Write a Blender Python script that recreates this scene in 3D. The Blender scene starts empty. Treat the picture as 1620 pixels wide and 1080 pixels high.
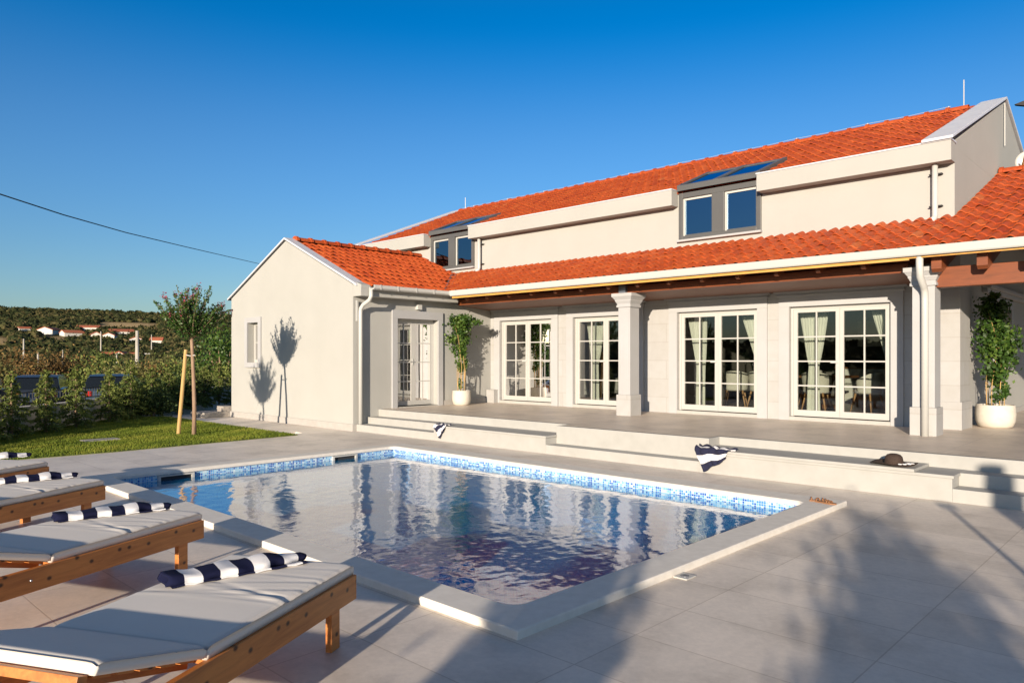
import bpy, math, random
import numpy as np
from mathutils import Vector, Matrix
C = bpy.context.scene.collection
R = math.radians
random.seed(7); RN = np.random.RandomState(11)

# ---------------------------------------------------------------- camera, sky, sun
YAW = R(43.595)
cam_d = bpy.data.cameras.new('camera'); cam = bpy.data.objects.new('camera', cam_d); C.objects.link(cam)
cam.location = (0, 0, 1.7); cam.rotation_euler = (R(90), 0, YAW)
cam_d.sensor_width = 36; cam_d.lens = 36 * 1159.3 / 1620; cam_d.shift_y = 25.8 / 1620
cam_d.clip_start = 0.1; cam_d.clip_end = 5000
bpy.context.scene.camera = cam
EL, AZ = R(10.7), R(24.0)
to_sun = Vector((math.sin(AZ) * math.cos(EL), -math.cos(AZ) * math.cos(EL), math.sin(EL)))
w = bpy.data.worlds.new('World'); bpy.context.scene.world = w; w.use_nodes = True
nt = w.node_tree; bg = nt.nodes['Background']
sky = nt.nodes.new('ShaderNodeTexSky'); sky.sky_type = 'NISHITA'; sky.sun_disc = False
sky.sun_elevation = EL; sky.sun_rotation = math.pi - AZ; sky.air_density = 1.0; sky.dust_density = 0.6; sky.ozone_density = 4.0
hs = nt.nodes.new('ShaderNodeHueSaturation'); hs.inputs['Saturation'].default_value = 1.12
tcw = nt.nodes.new('ShaderNodeTexCoord'); spw = nt.nodes.new('ShaderNodeSeparateXYZ'); nt.links.new(tcw.outputs['Generated'], spw.inputs[0])
def zcurve(pts):   # value against the height of the sky direction
    n = nt.nodes.new('ShaderNodeFloatCurve'); nt.links.new(spw.outputs[2], n.inputs['Value']); c = n.mapping.curves[0]
    while len(c.points) < len(pts): c.points.new(.5, .5)
    for p, (x, y) in zip(c.points, pts): p.location = (x, y / 2)
    n.mapping.update(); m = nt.nodes.new('ShaderNodeMath'); m.operation = 'MULTIPLY'; m.inputs[1].default_value = 2; nt.links.new(n.outputs[0], m.inputs[0]); return m.outputs[0]
nt.links.new(zcurve([(0, 1.0), (.08, 1.10), (.27, 1.17), (.45, 1.26), (.58, .75), (1, .6)]), hs.inputs['Saturation'])
nt.links.new(zcurve([(0, .74), (.08, .76), (.27, .88), (.45, .87), (.58, .60), (1, .5)]), hs.inputs['Value']); hs.inputs['Hue'].default_value = .505
nt.links.new(sky.outputs[0], hs.inputs['Color']); nt.links.new(hs.outputs[0], bg.inputs[0])
bg.inputs[1].default_value = 0.125
sl = bpy.data.lights.new('sun', 'SUN'); sl.energy = 5.0; sl.angle = R(0.5); sl.color = (1.0, 0.85, 0.68)
so = bpy.data.objects.new('sun', sl); C.objects.link(so); so.location = (6, -20, 12)
so.rotation_euler = (-to_sun).to_track_quat('-Z', 'Y').to_euler()
vs = bpy.context.scene.view_settings; vs.view_transform = 'Standard'; vs.look = 'None'; vs.exposure = 0.63; vs.gamma = 1
bpy.context.scene.cycles.max_bounces = 8; bpy.context.scene.cycles.transparent_max_bounces = 16
bpy.context.scene.cycles.caustics_reflective = False

# ---------------------------------------------------------------- materials
def N(t, typ, **kw):
    n = t.nodes.new(typ)
    for k, v in kw.items():
        if k in n.inputs.keys(): n.inputs[k].default_value = v
        else: setattr(n, k, v)
    return n
def rgb(c): return (c[0], c[1], c[2], 1)
def ramp(t, stops, interp='LINEAR'):
    n = t.nodes.new('ShaderNodeValToRGB'); cr = n.color_ramp; cr.interpolation = interp
    while len(cr.elements) < len(stops): cr.elements.new(0.5)
    for e, (p, c) in zip(cr.elements, stops): e.position = p; e.color = rgb(c)
    return n
MATS = {}
def base(name):
    m = bpy.data.materials.new(name); m.use_nodes = True; t = m.node_tree; b = t.nodes['Principled BSDF']
    MATS[name] = m
    return m, t, b
def mix(t, a, b, fac, typ='MIX'):
    n = t.nodes.new('ShaderNodeMix'); n.data_type = 'RGBA'; n.blend_type = typ
    for s, v in ((0, fac), (6, a), (7, b)):
        if hasattr(v, 'is_linked') or isinstance(v, bpy.types.NodeSocket): t.links.new(v, n.inputs[s])
        else: n.inputs[s].default_value = v if s == 0 else rgb(v)
    return n.outputs[2]
def coords(t, scale=(1, 1, 1), loc=(0, 0, 0)):
    tc = t.nodes.new('ShaderNodeTexCoord'); mp = t.nodes.new('ShaderNodeMapping')
    mp.inputs['Scale'].default_value = scale; mp.inputs['Location'].default_value = loc
    t.links.new(tc.outputs['Object'], mp.inputs['Vector']); return mp.outputs[0]
def noise(t, vec, scale, detail=4, rough=.55):
    n = N(t, 'ShaderNodeTexNoise', Scale=scale, Detail=detail, Roughness=rough); t.links.new(vec, n.inputs['Vector']); return n.outputs['Fac']
def bump(t, b, h, strength, dist=0.01):
    n = N(t, 'ShaderNodeBump', Strength=strength, Distance=dist); t.links.new(h, n.inputs['Height'])
    t.links.new(n.outputs[0], b.inputs['Normal']); return n
def simple(name, c1, c2=None, rough=.6, nscale=3, bscale=40, bstr=.2, bdist=.004, spec=.5, metal=0, scale=(1, 1, 1), detail=5):
    m, t, b = base(name); c2 = c2 or tuple(x * .85 for x in c1)
    v = coords(t, scale); f = noise(t, v, nscale, detail)
    r = ramp(t, [(.32, c2), (.68, c1)]); t.links.new(f, r.inputs[0]); t.links.new(r.outputs[0], b.inputs['Base Color'])
    b.inputs['Roughness'].default_value = rough; b.inputs['Metallic'].default_value = metal
    b.inputs['Specular IOR Level'].default_value = spec
    if bstr: bump(t, b, noise(t, v, bscale, 4), bstr, bdist)
    return m
simple('stucco', (.408, .406, .380), (.388, .386, .360), .9, 1.1, 110, .45, .004, spec=.2)
simple('plinth', (.40, .385, .36), (.36, .34, .315), .8, 6, 60, .2)
simple('trim_stone', (.41, .415, .42), (.39, .39, .39), .7, 2, 70, .15, .002, spec=.3)
simple('coping', (.78, .74, .67), (.70, .66, .59), .65, 9, 80, .25, .002, spec=.35)
simple('step_stone', (.405, .40, .375), (.37, .365, .34), .7, 5, 60, .2, .002, spec=.3)
simple('white_metal', (.50, .50, .475), (.48, .48, .455), .35, 1, 10, 0)
simple('door_cream', (.47, .465, .44), (.45, .445, .42), .4, 1, 10, 0)
simple('grey_frame', (.105, .105, .10), (.09, .09, .09), .4, 1, 10, 0)
simple('dark_metal', (.03, .03, .032), None, .75, 1, 10, 0)
simple('zinc', (.30, .32, .36), (.24, .26, .30), .35, 5, 20, .1, metal=.7)
simple('white_cap', (.62, .63, .66), (.55, .56, .60), .4, 5, 20, .05)
simple('cushion', (.78, .73, .66), (.75, .70, .63), .9, 3, 260, .25, .001, spec=.15)
simple('navy', (.010, .012, .035), (.006, .008, .022), .95, 20, 300, .5, .003, spec=.1)
simple('towel_white', (.72, .71, .70), (.66, .65, .65), .95, 20, 300, .5, .003, spec=.1)
simple('pot', (.62, .58, .50), (.55, .51, .44), .7, 8, 60, .2)
simple('soil', (.05, .035, .025), None, .95, 20, 60, .6, .01)
simple('curtain', (.66, .67, .60), (.60, .61, .54), .9, 2, 60, .1)
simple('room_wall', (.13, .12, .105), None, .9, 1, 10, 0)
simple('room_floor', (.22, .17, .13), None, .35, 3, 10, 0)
simple('cabinet', (.62, .62, .56), None, .5, 1, 10, 0)
simple('chair_fabric', (.60, .58, .50), None, .9, 4, 90, .2)
simple('light_wood', (.45, .27, .12), (.36, .2, .09), .5, 3, 30, .1, scale=(1, 8, 8))
simple('table_wood', (.20, .09, .035), (.14, .06, .025), .4, 3, 30, .1, scale=(8, 1, 8))
simple('hat', (.055, .032, .022), (.03, .018, .012), .85, 60, 200, .5, .003)
simple('leather', (.30, .14, .06), (.22, .1, .045), .5, 20, 90, .2)
simple('bark', (.34, .23, .15), (.22, .14, .09), .9, 12, 40, .6, .01, scale=(1, 1, .25))
simple('stake', (.55, .36, .14), (.45, .28, .10), .7, 6, 30, .2, scale=(4, 4, .5))
simple('concrete', (.45, .42, .36), (.36, .33, .28), .9, 3, 30, .3)
simple('boundary', (.64, .60, .54), (.48, .44, .39), .9, 2.2, 30, .3)
simple('house_white', (.66, .63, .57), (.60, .57, .50), .9, .3, 3, 0)
simple('house_roof', (.42, .12, .05), (.34, .10, .05), .9, .4, 3, 0)
simple('tyre', (.02, .02, .02), None, .8, 1, 10, 0)
simple('rubber', (.02, .02, .02), None, .6, 1, 10, 0)
simple('rock', (.42, .38, .33), (.3, .27, .24), .9, 4, 12, .6, .03)
simple('soffit', (.20, .095, .06), (.16, .075, .045), .6, 3, 20, .1, scale=(.6, 9, 3))
simple('pool_deep', (.012, .075, .21), (.010, .06, .17), .5, 2, 10, 0)

def wood(name, c1, c2, axis, knots=True, rough=.5):
    m, t, b = base(name); s = [3.0, 3.0, 3.0]; s[axis] = .35
    v = coords(t, tuple(s)); wv = N(t, 'ShaderNodeTexNoise', Scale=7.0, Detail=6.0, Roughness=.65, Distortion=.6); t.links.new(v, wv.inputs['Vector'])
    r = ramp(t, [(.3, c2), (.62, c1)]); t.links.new(wv.outputs['Fac'], r.inputs[0]); col = r.outputs[0]
    if knots:
        vo = N(t, 'ShaderNodeTexVoronoi', Scale=1.0, Randomness=1.0); vo.voronoi_dimensions = '2D'
        sp = t.nodes.new('ShaderNodeSeparateXYZ'); cb = t.nodes.new('ShaderNodeCombineXYZ'); t.links.new(coords(t, (5.5, 7.0, 7.0)), sp.inputs[0]); t.links.new(sp.outputs[0], cb.inputs[0]); t.links.new(sp.outputs[2], cb.inputs[1]); t.links.new(cb.outputs[0], vo.inputs['Vector'])
        kr = ramp(t, [(.05, (1, 1, 1)), (.12, (0, 0, 0))]); t.links.new(vo.outputs['Distance'], kr.inputs[0])
        col = mix(t, col, tuple(x * .18 for x in c2), kr.outputs[0])
    t.links.new(col, b.inputs['Base Color']); b.inputs['Roughness'].default_value = rough
    bump(t, b, wv.outputs['Fac'], .15, .003)
wood('pine_rail', (.58, .215, .050), (.38, .12, .026), 0)
wood('beam_wood', (.21, .055, .015), (.14, .038, .011), 0, False)
wood('fascia_wood', (.62, .33, .08), (.50, .25, .055), 0, False)

def facade_stone():
    m, t, b = base('facade_stone'); tc = t.nodes.new('ShaderNodeTexCoord'); sp = t.nodes.new('ShaderNodeSeparateXYZ'); cb = t.nodes.new('ShaderNodeCombineXYZ')
    t.links.new(tc.outputs['Object'], sp.inputs[0])
    ad = N(t, 'ShaderNodeMath', operation='ADD'); t.links.new(sp.outputs[0], ad.inputs[0]); t.links.new(sp.outputs[1], ad.inputs[1])
    t.links.new(ad.outputs[0], cb.inputs[0]); t.links.new(sp.outputs[2], cb.inputs[1])
    br = N(t, 'ShaderNodeTexBrick', **{'Scale': 1.0, 'Mortar Size': .004, 'Brick Width': 3.0, 'Row Height': .41, 'Mortar Smooth': .3}); br.offset = .5
    br.inputs['Color1'].default_value = rgb((.405, .405, .40)); br.inputs['Color2'].default_value = rgb((.385, .38, .37)); br.inputs['Mortar'].default_value = rgb((.30, .28, .25))
    t.links.new(cb.outputs[0], br.inputs['Vector'])
    v = coords(t); f = noise(t, v, 5, 6); r = ramp(t, [(.3, (.93, .92, .90)), (.7, (1, 1, 1))]); t.links.new(f, r.inputs[0])
    t.links.new(mix(t, br.outputs['Color'], r.outputs[0], 1.0, 'MULTIPLY'), b.inputs['Base Color']); b.inputs['Roughness'].default_value = .75
    bump(t, b, noise(t, v, 70, 4), .15, .002)
facade_stone()

def deck_mat(name, c1, c2, mort, loc, bw=1.2, rh=.6, rough=.5):
    m, t, b = base(name); v = coords(t, (1, 1, 1), loc)
    br = N(t, 'ShaderNodeTexBrick', **{'Scale': 1.0, 'Mortar Size': .005, 'Brick Width': bw, 'Row Height': rh, 'Mortar Smooth': .2, 'Bias': 0.0}); br.offset = 0
    br.inputs['Color1'].default_value = rgb(c1); br.inputs['Color2'].default_value = rgb(c2); br.inputs['Mortar'].default_value = rgb(mort)
    t.links.new(v, br.inputs['Vector'])
    f = noise(t, v, 1.6, 8, .68); r = ramp(t, [(.28, (.70, .69, .68)), (.5, (.93, .93, .93)), (.74, (1.08, 1.07, 1.06))]); t.links.new(f, r.inputs[0])
    col = mix(t, br.outputs['Color'], r.outputs[0], 1.0, 'MULTIPLY')
    f2 = noise(t, v, 22, 5, .7); r2 = ramp(t, [(.3, (.9, .9, .9)), (.7, (1.04, 1.04, 1.04))]); t.links.new(f2, r2.inputs[0])
    col = mix(t, col, r2.outputs[0], 1.0, 'MULTIPLY')
    t.links.new(col, b.inputs['Base Color']); b.inputs['Roughness'].default_value = rough; b.inputs['Specular IOR Level'].default_value = .4
    h = mix(t, (1, 1, 1), (0, 0, 0), br.outputs['Fac']); bn = bump(t, b, h, .3, .002)
    b2 = N(t, 'ShaderNodeBump', Strength=.12, Distance=.003); t.links.new(f2, b2.inputs['Height']); t.links.new(b2.outputs[0], bn.inputs['Normal'])
deck_mat('deck_tile', (.82, .735, .64), (.73, .65, .56), (.58, .50, .42), (1.355, -4.385 + .6 * 20, 0))
deck_mat('terrace_tile', (.70, .595, .485), (.65, .555, .455), (.50, .43, .36), (1.3, -10.48 + .6 * 20, 0), 1.2, .6, .45)

def mosaic(name, cols, grout):
    m, t, b = base(name); tc = t.nodes.new('ShaderNodeTexCoord'); sp = t.nodes.new('ShaderNodeSeparateXYZ'); cb = t.nodes.new('ShaderNodeCombineXYZ')
    t.links.new(tc.outputs['Object'], sp.inputs[0])
    ad = N(t, 'ShaderNodeMath', operation='ADD'); t.links.new(sp.outputs[0], ad.inputs[0]); t.links.new(sp.outputs[1], ad.inputs[1])
    t.links.new(ad.outputs[0], cb.inputs[0]); t.links.new(sp.outputs[2], cb.inputs[1])
    sc = N(t, 'ShaderNodeVectorMath', operation='SCALE', Scale=1 / .03); t.links.new(cb.outputs[0], sc.inputs[0])
    fl = N(t, 'ShaderNodeVectorMath', operation='FLOOR'); t.links.new(sc.outputs[0], fl.inputs[0])
    wn = t.nodes.new('ShaderNodeTexWhiteNoise'); wn.noise_dimensions = '2D'; t.links.new(fl.outputs[0], wn.inputs['Vector'])
    r = ramp(t, list(zip((0, .22, .42, .64, .86), cols)), 'CONSTANT'); t.links.new(wn.outputs['Value'], r.inputs[0])
    br = N(t, 'ShaderNodeTexBrick', **{'Scale': 1.0, 'Mortar Size': .08, 'Brick Width': 1.0, 'Row Height': 1.0}); br.offset = 0; t.links.new(sc.outputs[0], br.inputs['Vector'])
    t.links.new(mix(t, r.outputs[0], grout, br.outputs['Fac']), b.inputs['Base Color']); b.inputs['Roughness'].default_value = .2
mosaic('mosaic', ((.03, .12, .45), (.07, .25, .62), (.16, .42, .72), (.34, .60, .78), (.58, .73, .80)), (.55, .64, .68))
mosaic('mosaic_deep', ((.03, .28, .72), (.04, .34, .78), (.06, .40, .82), (.08, .46, .85), (.12, .52, .88)), (.10, .44, .80))

def water():
    m, t, b = base('pool_water'); t.nodes.remove(b); out = t.nodes['Material Output']
    v = coords(t, (1, 1, 1)); n1 = N(t, 'ShaderNodeTexNoise', Scale=6.0, Detail=4.0, Roughness=.55, Distortion=.4); t.links.new(v, n1.inputs['Vector'])
    n2 = N(t, 'ShaderNodeTexNoise', Scale=34.0, Detail=2.0, Roughness=.6); t.links.new(v, n2.inputs['Vector'])
    b1 = N(t, 'ShaderNodeBump', Strength=.10, Distance=.006); t.links.new(n1.outputs['Fac'], b1.inputs['Height'])
    b2 = N(t, 'ShaderNodeBump', Strength=.16, Distance=.003); t.links.new(n2.outputs['Fac'], b2.inputs['Height']); t.links.new(b1.outputs[0], b2.inputs['Normal'])
    lw = N(t, 'ShaderNodeLayerWeight', Blend=.5); t.links.new(b2.outputs[0], lw.inputs['Normal'])
    fr = N(t, 'ShaderNodeMath', operation='POWER'); t.links.new(lw.outputs['Facing'], fr.inputs[0]); fr.inputs[1].default_value = 3.1
    gl = N(t, 'ShaderNodeBsdfGlossy', Roughness=.015); gl.inputs['Color'].default_value = (1, 1, 1, 1); t.links.new(b2.outputs[0], gl.inputs['Normal'])
    tr = t.nodes.new('ShaderNodeBsdfTransparent'); tr.inputs['Color'].default_value = (.30, .80, 1, 1)
    df = t.nodes.new('ShaderNodeBsdfDiffuse'); df.inputs['Color'].default_value = (.004, .25, .55, 1); bd = t.nodes.new('ShaderNodeMixShader'); bd.inputs[0].default_value = .50   # the light the water itself scatters back
    t.links.new(tr.outputs[0], bd.inputs[1]); t.links.new(df.outputs[0], bd.inputs[2])
    mx = t.nodes.new('ShaderNodeMixShader'); t.links.new(fr.outputs[0], mx.inputs[0]); t.links.new(bd.outputs[0], mx.inputs[1]); t.links.new(gl.outputs[0], mx.inputs[2])
    t.links.new(mx.outputs[0], out.inputs['Surface'])
water()
def glass(name, ior, tint, gcol=(1, 1, 1)):
    m, t, b = base(name); t.nodes.remove(b); out = t.nodes['Material Output']
    v = coords(t); n1 = noise(t, v, 1.3, 1); b1 = N(t, 'ShaderNodeBump', Strength=.05, Distance=.02); t.links.new(n1, b1.inputs['Height'])
    fr = N(t, 'ShaderNodeFresnel', IOR=ior)
    gl = N(t, 'ShaderNodeBsdfGlossy', Roughness=.0); gl.inputs['Color'].default_value = rgb(gcol); t.links.new(b1.outputs[0], gl.inputs['Normal'])
    tr = t.nodes.new('ShaderNodeBsdfTransparent'); tr.inputs['Color'].default_value = rgb(tint)
    mx = t.nodes.new('ShaderNodeMixShader'); t.links.new(fr.outputs[0], mx.inputs[0]); t.links.new(tr.outputs[0], mx.inputs[1]); t.links.new(gl.outputs[0], mx.inputs[2])
    t.links.new(mx.outputs[0], out.inputs['Surface'])
glass('door_glass', 1.58, (.82, .84, .82))
glass('upper_glass', 3.2, (.35, .42, .55), (.50, .76, 1.0))

def attr_mat(name, stops, rough=.7, spec=.3, transl=0, bstr=.2, nmul=None):
    m, t, b = base(name); a = t.nodes.new('ShaderNodeAttribute'); a.attribute_name = 'rnd'
    r = ramp(t, stops); t.links.new(a.outputs['Fac'], r.inputs[0]); col = r.outputs[0]
    if nmul:
        f = noise(t, coords(t), nmul, 5); r2 = ramp(t, [(.3, (.72, .72, .72)), (.7, (1.08, 1.08, 1.08))]); t.links.new(f, r2.inputs[0]); col = mix(t, col, r2.outputs[0], 1.0, 'MULTIPLY')
    t.links.new(col, b.inputs['Base Color']); b.inputs['Roughness'].default_value = rough; b.inputs['Specular IOR Level'].default_value = spec
    if transl:
        out = t.nodes['Material Output']; tl = t.nodes.new('ShaderNodeBsdfTranslucent'); t.links.new(col, tl.inputs['Color'])
        mx = t.nodes.new('ShaderNodeMixShader'); mx.inputs[0].default_value = transl; t.links.new(b.outputs[0], mx.inputs[1]); t.links.new(tl.outputs[0], mx.inputs[2]); t.links.new(mx.outputs[0], out.inputs['Surface'])
attr_mat('clay_tile', [(0, (.32, .046, .010)), (.5, (.42, .072, .014)), (.9, (.48, .10, .021)), (1, (.45, .12, .035))], .6, .35, nmul=14)
attr_mat('leaf_green', [(0, (.018, .045, .009)), (.5, (.05, .11, .018)), (1, (.14, .21, .035))], .45, .4, .25)
attr_mat('leaf_dark', [(0, (.018, .035, .012)), (.6, (.04, .075, .02)), (1, (.09, .12, .03))], .6, .3, .15)
attr_mat('leaf_cedar', [(0, (.03, .055, .014)), (.5, (.13, .17, .04)), (1, (.30, .32, .08))], .7, .2, .2)
attr_mat('leaf_olive', [(0, (.05, .06, .02)), (.5, (.16, .155, .05)), (1, (.30, .26, .09))], .7, .2, .2)
attr_mat('leaf_rust', [(0, (.07, .05, .016)), (.5, (.19, .11, .04)), (1, (.28, .19, .06))], .7, .2, .2)
attr_mat('flower', [(0, (.25, .02, .05)), (.6, (.42, .06, .12)), (1, (.30, .12, .10))], .7, .2, .3)
attr_mat('scrub', [(0, (.016, .024, .009)), (.45, (.040, .050, .018)), (.8, (.085, .080, .03)), (1, (.14, .11, .05))], .9, .1, nmul=1.2)
attr_mat('grass', [(0, (.06, .10, .014)), (.5, (.17, .22, .025)), (1, (.36, .34, .06))], .7, .2, .3)
simple('lawn_soil', (.14, .17, .03), (.09, .115, .022), .95, 5, 60, .6, .01)
def terrain_mat():
    m, t, b = base('terrain'); v = coords(t); f = noise(t, v, .011, 6, .6); r = ramp(t, [(.44, (.060, .058, .022)), (.55, (.10, .085, .035)), (.75, (.13, .10, .05))]); t.links.new(f, r.inputs[0])
    f2 = noise(t, v, .35, 6, .7); r2 = ramp(t, [(.3, (.55, .55, .55)), (.7, (1.1, 1.1, 1.1))]); t.links.new(f2, r2.inputs[0])
    at_ = t.nodes.new('ShaderNodeAttribute'); at_.attribute_name = 'rnd'; col = mix(t, r.outputs[0], (.60, .42, .20), at_.outputs['Fac'])
    t.links.new(mix(t, col, r2.outputs[0], 1.0, 'MULTIPLY'), b.inputs['Base Color']); b.inputs['Roughness'].default_value = 1; b.inputs['Specular IOR Level'].default_value = .1
terrain_mat()
def paint(name, c, rough=.25):
    m, t, b = base(name); b.inputs['Base Color'].default_value = rgb(c); b.inputs['Roughness'].default_value = rough; b.inputs['Metallic'].default_value = .1; b.inputs['Coat Weight'].default_value = .25
    f = noise(t, coords(t), 8, 4); r = ramp(t, [(.3, (rough,) * 3), (.7, (rough + .15,) * 3)]); t.links.new(f, r.inputs[0]); t.links.new(r.outputs[0], b.inputs['Roughness'])
paint('car_blue', (.03, .055, .09)); paint('car_dark', (.03, .04, .06)); paint('car_silver', (.25, .30, .38)); paint('car_glass', (.01, .014, .02), .08)
simple('red_lamp', (.45, .02, .015), None, .2, 1, 10, 0); simple('plate', (.6, .58, .52), None, .4, 1, 10, 0)

# ---------------------------------------------------------------- builders
def worigin(o):
    v = Vector((0, 0, 0))
    while o: v += o.location; o = o.parent
    return v
def newmesh(name, V, F, mat, parent=None, smooth=False, bevel=0, rnd=None, label=None, seg=2):
    V = np.asarray(V, dtype=np.float64).reshape(-1, 3)
    if parent is not None: V = V - np.array(worigin(parent))
    me = bpy.data.meshes.new(name)
    if isinstance(F, np.ndarray):
        k = F.shape[1]; nf = len(F); me.vertices.add(len(V)); me.vertices.foreach_set('co', V.astype(np.float32).ravel())
        me.loops.add(nf * k); me.loops.foreach_set('vertex_index', F.astype(np.int32).ravel())
        me.polygons.add(nf); me.polygons.foreach_set('loop_start', np.arange(0, nf * k, k, dtype=np.int32)); me.polygons.foreach_set('loop_total', np.full(nf, k, dtype=np.int32))
        me.update(calc_edges=True); me.validate()
    else:
        me.from_pydata([tuple(v) for v in V], [], F); me.update()
    if rnd is not None:
        a = me.attributes.new('rnd', 'FLOAT', 'FACE'); a.data.foreach_set('value', np.asarray(rnd, dtype=np.float32)[:len(me.polygons)])
    if smooth: me.polygons.foreach_set('use_smooth', [True] * len(me.polygons))
    me.materials.append(MATS[mat])
    o = bpy.data.objects.new(name, me); C.objects.link(o)
    if parent is not None: o.parent = parent
    if bevel:
        md = o.modifiers.new('bevel', 'BEVEL'); md.width = bevel; md.segments = seg; md.limit_method = 'ANGLE'; md.angle_limit = R(40)
    if label: o['label'] = label
    return o
class MB:
    def __init__(s, xf=None): s.v = []; s.f = []; s.xf = xf
    def add(s, V, F):
        n = len(s.v); s.v += [tuple(s.xf(*p)) if s.xf else tuple(p) for p in V]; s.f += [tuple(i + n for i in f) for f in F]; return s
    def box(s, x0, y0, z0, x1, y1, z1):
        V = [(x, y, z) for z in (z0, z1) for y in (y0, y1) for x in (x0, x1)]
        return s.add(V, [(0, 2, 3, 1), (4, 5, 7, 6), (0, 1, 5, 4), (2, 6, 7, 3), (0, 4, 6, 2), (1, 3, 7, 5)])
    def frustum(s, x0, y0, x1, y1, z0, z1, e):      # box whose top is larger by e all round
        V = [(x0, y0, z0), (x1, y0, z0), (x1, y1, z0), (x0, y1, z0), (x0 - e, y0 - e, z1), (x1 + e, y0 - e, z1), (x1 + e, y1 + e, z1), (x0 - e, y1 + e, z1)]
        return s.add(V, [(3, 2, 1, 0), (4, 5, 6, 7), (0, 1, 5, 4), (1, 2, 6, 5), (2, 3, 7, 6), (3, 0, 4, 7)])
    def extr(s, poly, axis, a, b):                  # polygon in the other two axes, extruded along axis
        def P(p, q): return {0: (q, p[0], p[1]), 1: (p[0], q, p[1]), 2: (p[0], p[1], q)}[axis]
        n = len(poly); V = [P(p, a) for p in poly] + [P(p, b) for p in poly]
        return s.add(V, [tuple(range(n - 1, -1, -1)), tuple(range(n, 2 * n))] + [(i, (i + 1) % n, n + (i + 1) % n, n + i) for i in range(n)])
    def tube(s, pts, r, n=10, cap=True):
        pts = [Vector(p) for p in pts]; rs = r if isinstance(r, (list, tuple)) else [r] * len(pts); V = []; F = []; up = None
        for i, p in enumerate(pts):
            d = (pts[min(i + 1, len(pts) - 1)] - pts[max(i - 1, 0)]).normalized()
            if up is None: up = Vector((0, 0, 1)) if abs(d.z) < .9 else Vector((1, 0, 0))
            a = d.cross(up).normalized(); b = a.cross(d).normalized(); up = b
            V += [p + (a * math.cos(t) + b * math.sin(t)) * rs[i] for t in (2 * math.pi * k / n for k in range(n))]
        for i in range(len(pts) - 1):
            F += [(i * n + k, i * n + (k + 1) % n, (i + 1) * n + (k + 1) % n, (i + 1) * n + k) for k in range(n)]
        if cap: F += [tuple(range(n - 1, -1, -1)), tuple((len(pts) - 1) * n + k for k in range(n))]
        return s.add(V, F)
    def lathe(s, prof, c=(0, 0, 0), n=28, sx=1, sy=1):
        V = []; F = []
        for r, z in prof: V += [(c[0] + sx * r * math.cos(2 * math.pi * k / n), c[1] + sy * r * math.sin(2 * math.pi * k / n), c[2] + z) for k in range(n)]
        for i in range(len(prof) - 1): F += [(i * n + k, i * n + (k + 1) % n, (i + 1) * n + (k + 1) % n, (i + 1) * n + k) for k in range(n)]
        return s.add(V, F)
    def build(s, name, mat, parent=None, **k): return newmesh(name, s.v, s.f, mat, parent, **k)
def tag(o, label, cat, group=None, kind=None):
    if kind: o['kind'] = kind
    if label: o['label'] = label
    if cat: o['category'] = cat
    if group: o['group'] = group
    return o
def empty(name, loc, label, cat, group=None):
    o = bpy.data.objects.new(name, None); C.objects.link(o); o.location = loc; o.empty_display_size = .2
    return tag(o, label, cat, group)
def struct(o): o['kind'] = 'structure'; return o
def copy_tree(o, parent=None, label=None):
    c = o.copy(); C.objects.link(c)
    if parent is not None: c.parent = parent
    if label: c['label'] = label
    for ch in list(o.children): copy_tree(ch, c)
    return c

# leaves: rhombus cards at points, oriented at random round preferred directions
def leaves(P, size, prefer=None, pw=0.0, aspect=.5, jit=.35):
    P = np.asarray(P); n = len(P); d = RN.normal(size=(n, 3)); d /= np.linalg.norm(d, axis=1)[:, None]
    if prefer is not None: d = d * (1 - pw) + np.asarray(prefer) * pw; d /= np.linalg.norm(d, axis=1)[:, None] + 1e-9
    q = RN.normal(size=(n, 3)); a = np.cross(d, q); a /= np.linalg.norm(a, axis=1)[:, None] + 1e-9
    s = (size * (1 + RN.uniform(-jit, jit, n)))[:, None]
    V = np.stack([P - d * s * .5, P + a * s * aspect * .5, P + d * s * .5, P - a * s * aspect * .5], 1).reshape(-1, 3)
    return V, np.arange(4 * n).reshape(n, 4)
def crown_points(n, c, rad, clumps=30, spread=.32, hollow=.35):
    c = np.array(c); rad = np.array(rad); u = RN.normal(size=(clumps, 3)); u /= np.linalg.norm(u, axis=1)[:, None]
    cc = u * (hollow + (1 - hollow) * RN.uniform(0, 1, (clumps, 1)) ** .6) * .85
    i = RN.randint(0, clumps, n); p = cc[i] + RN.normal(size=(n, 3)) * spread * .5 * (.6 + RN.uniform(0, .8, clumps))[i][:, None]
    return c + p * rad, RN.uniform(0, 1, clumps)[i]
def foliage(name, parent, P, rnd, size, mat, **k):
    V, F = leaves(P, size, **k); r = np.clip(rnd * .6 + RN.uniform(0, .4, len(P)), 0, 1); return newmesh(name, V, F, mat, parent, rnd=r)

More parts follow.
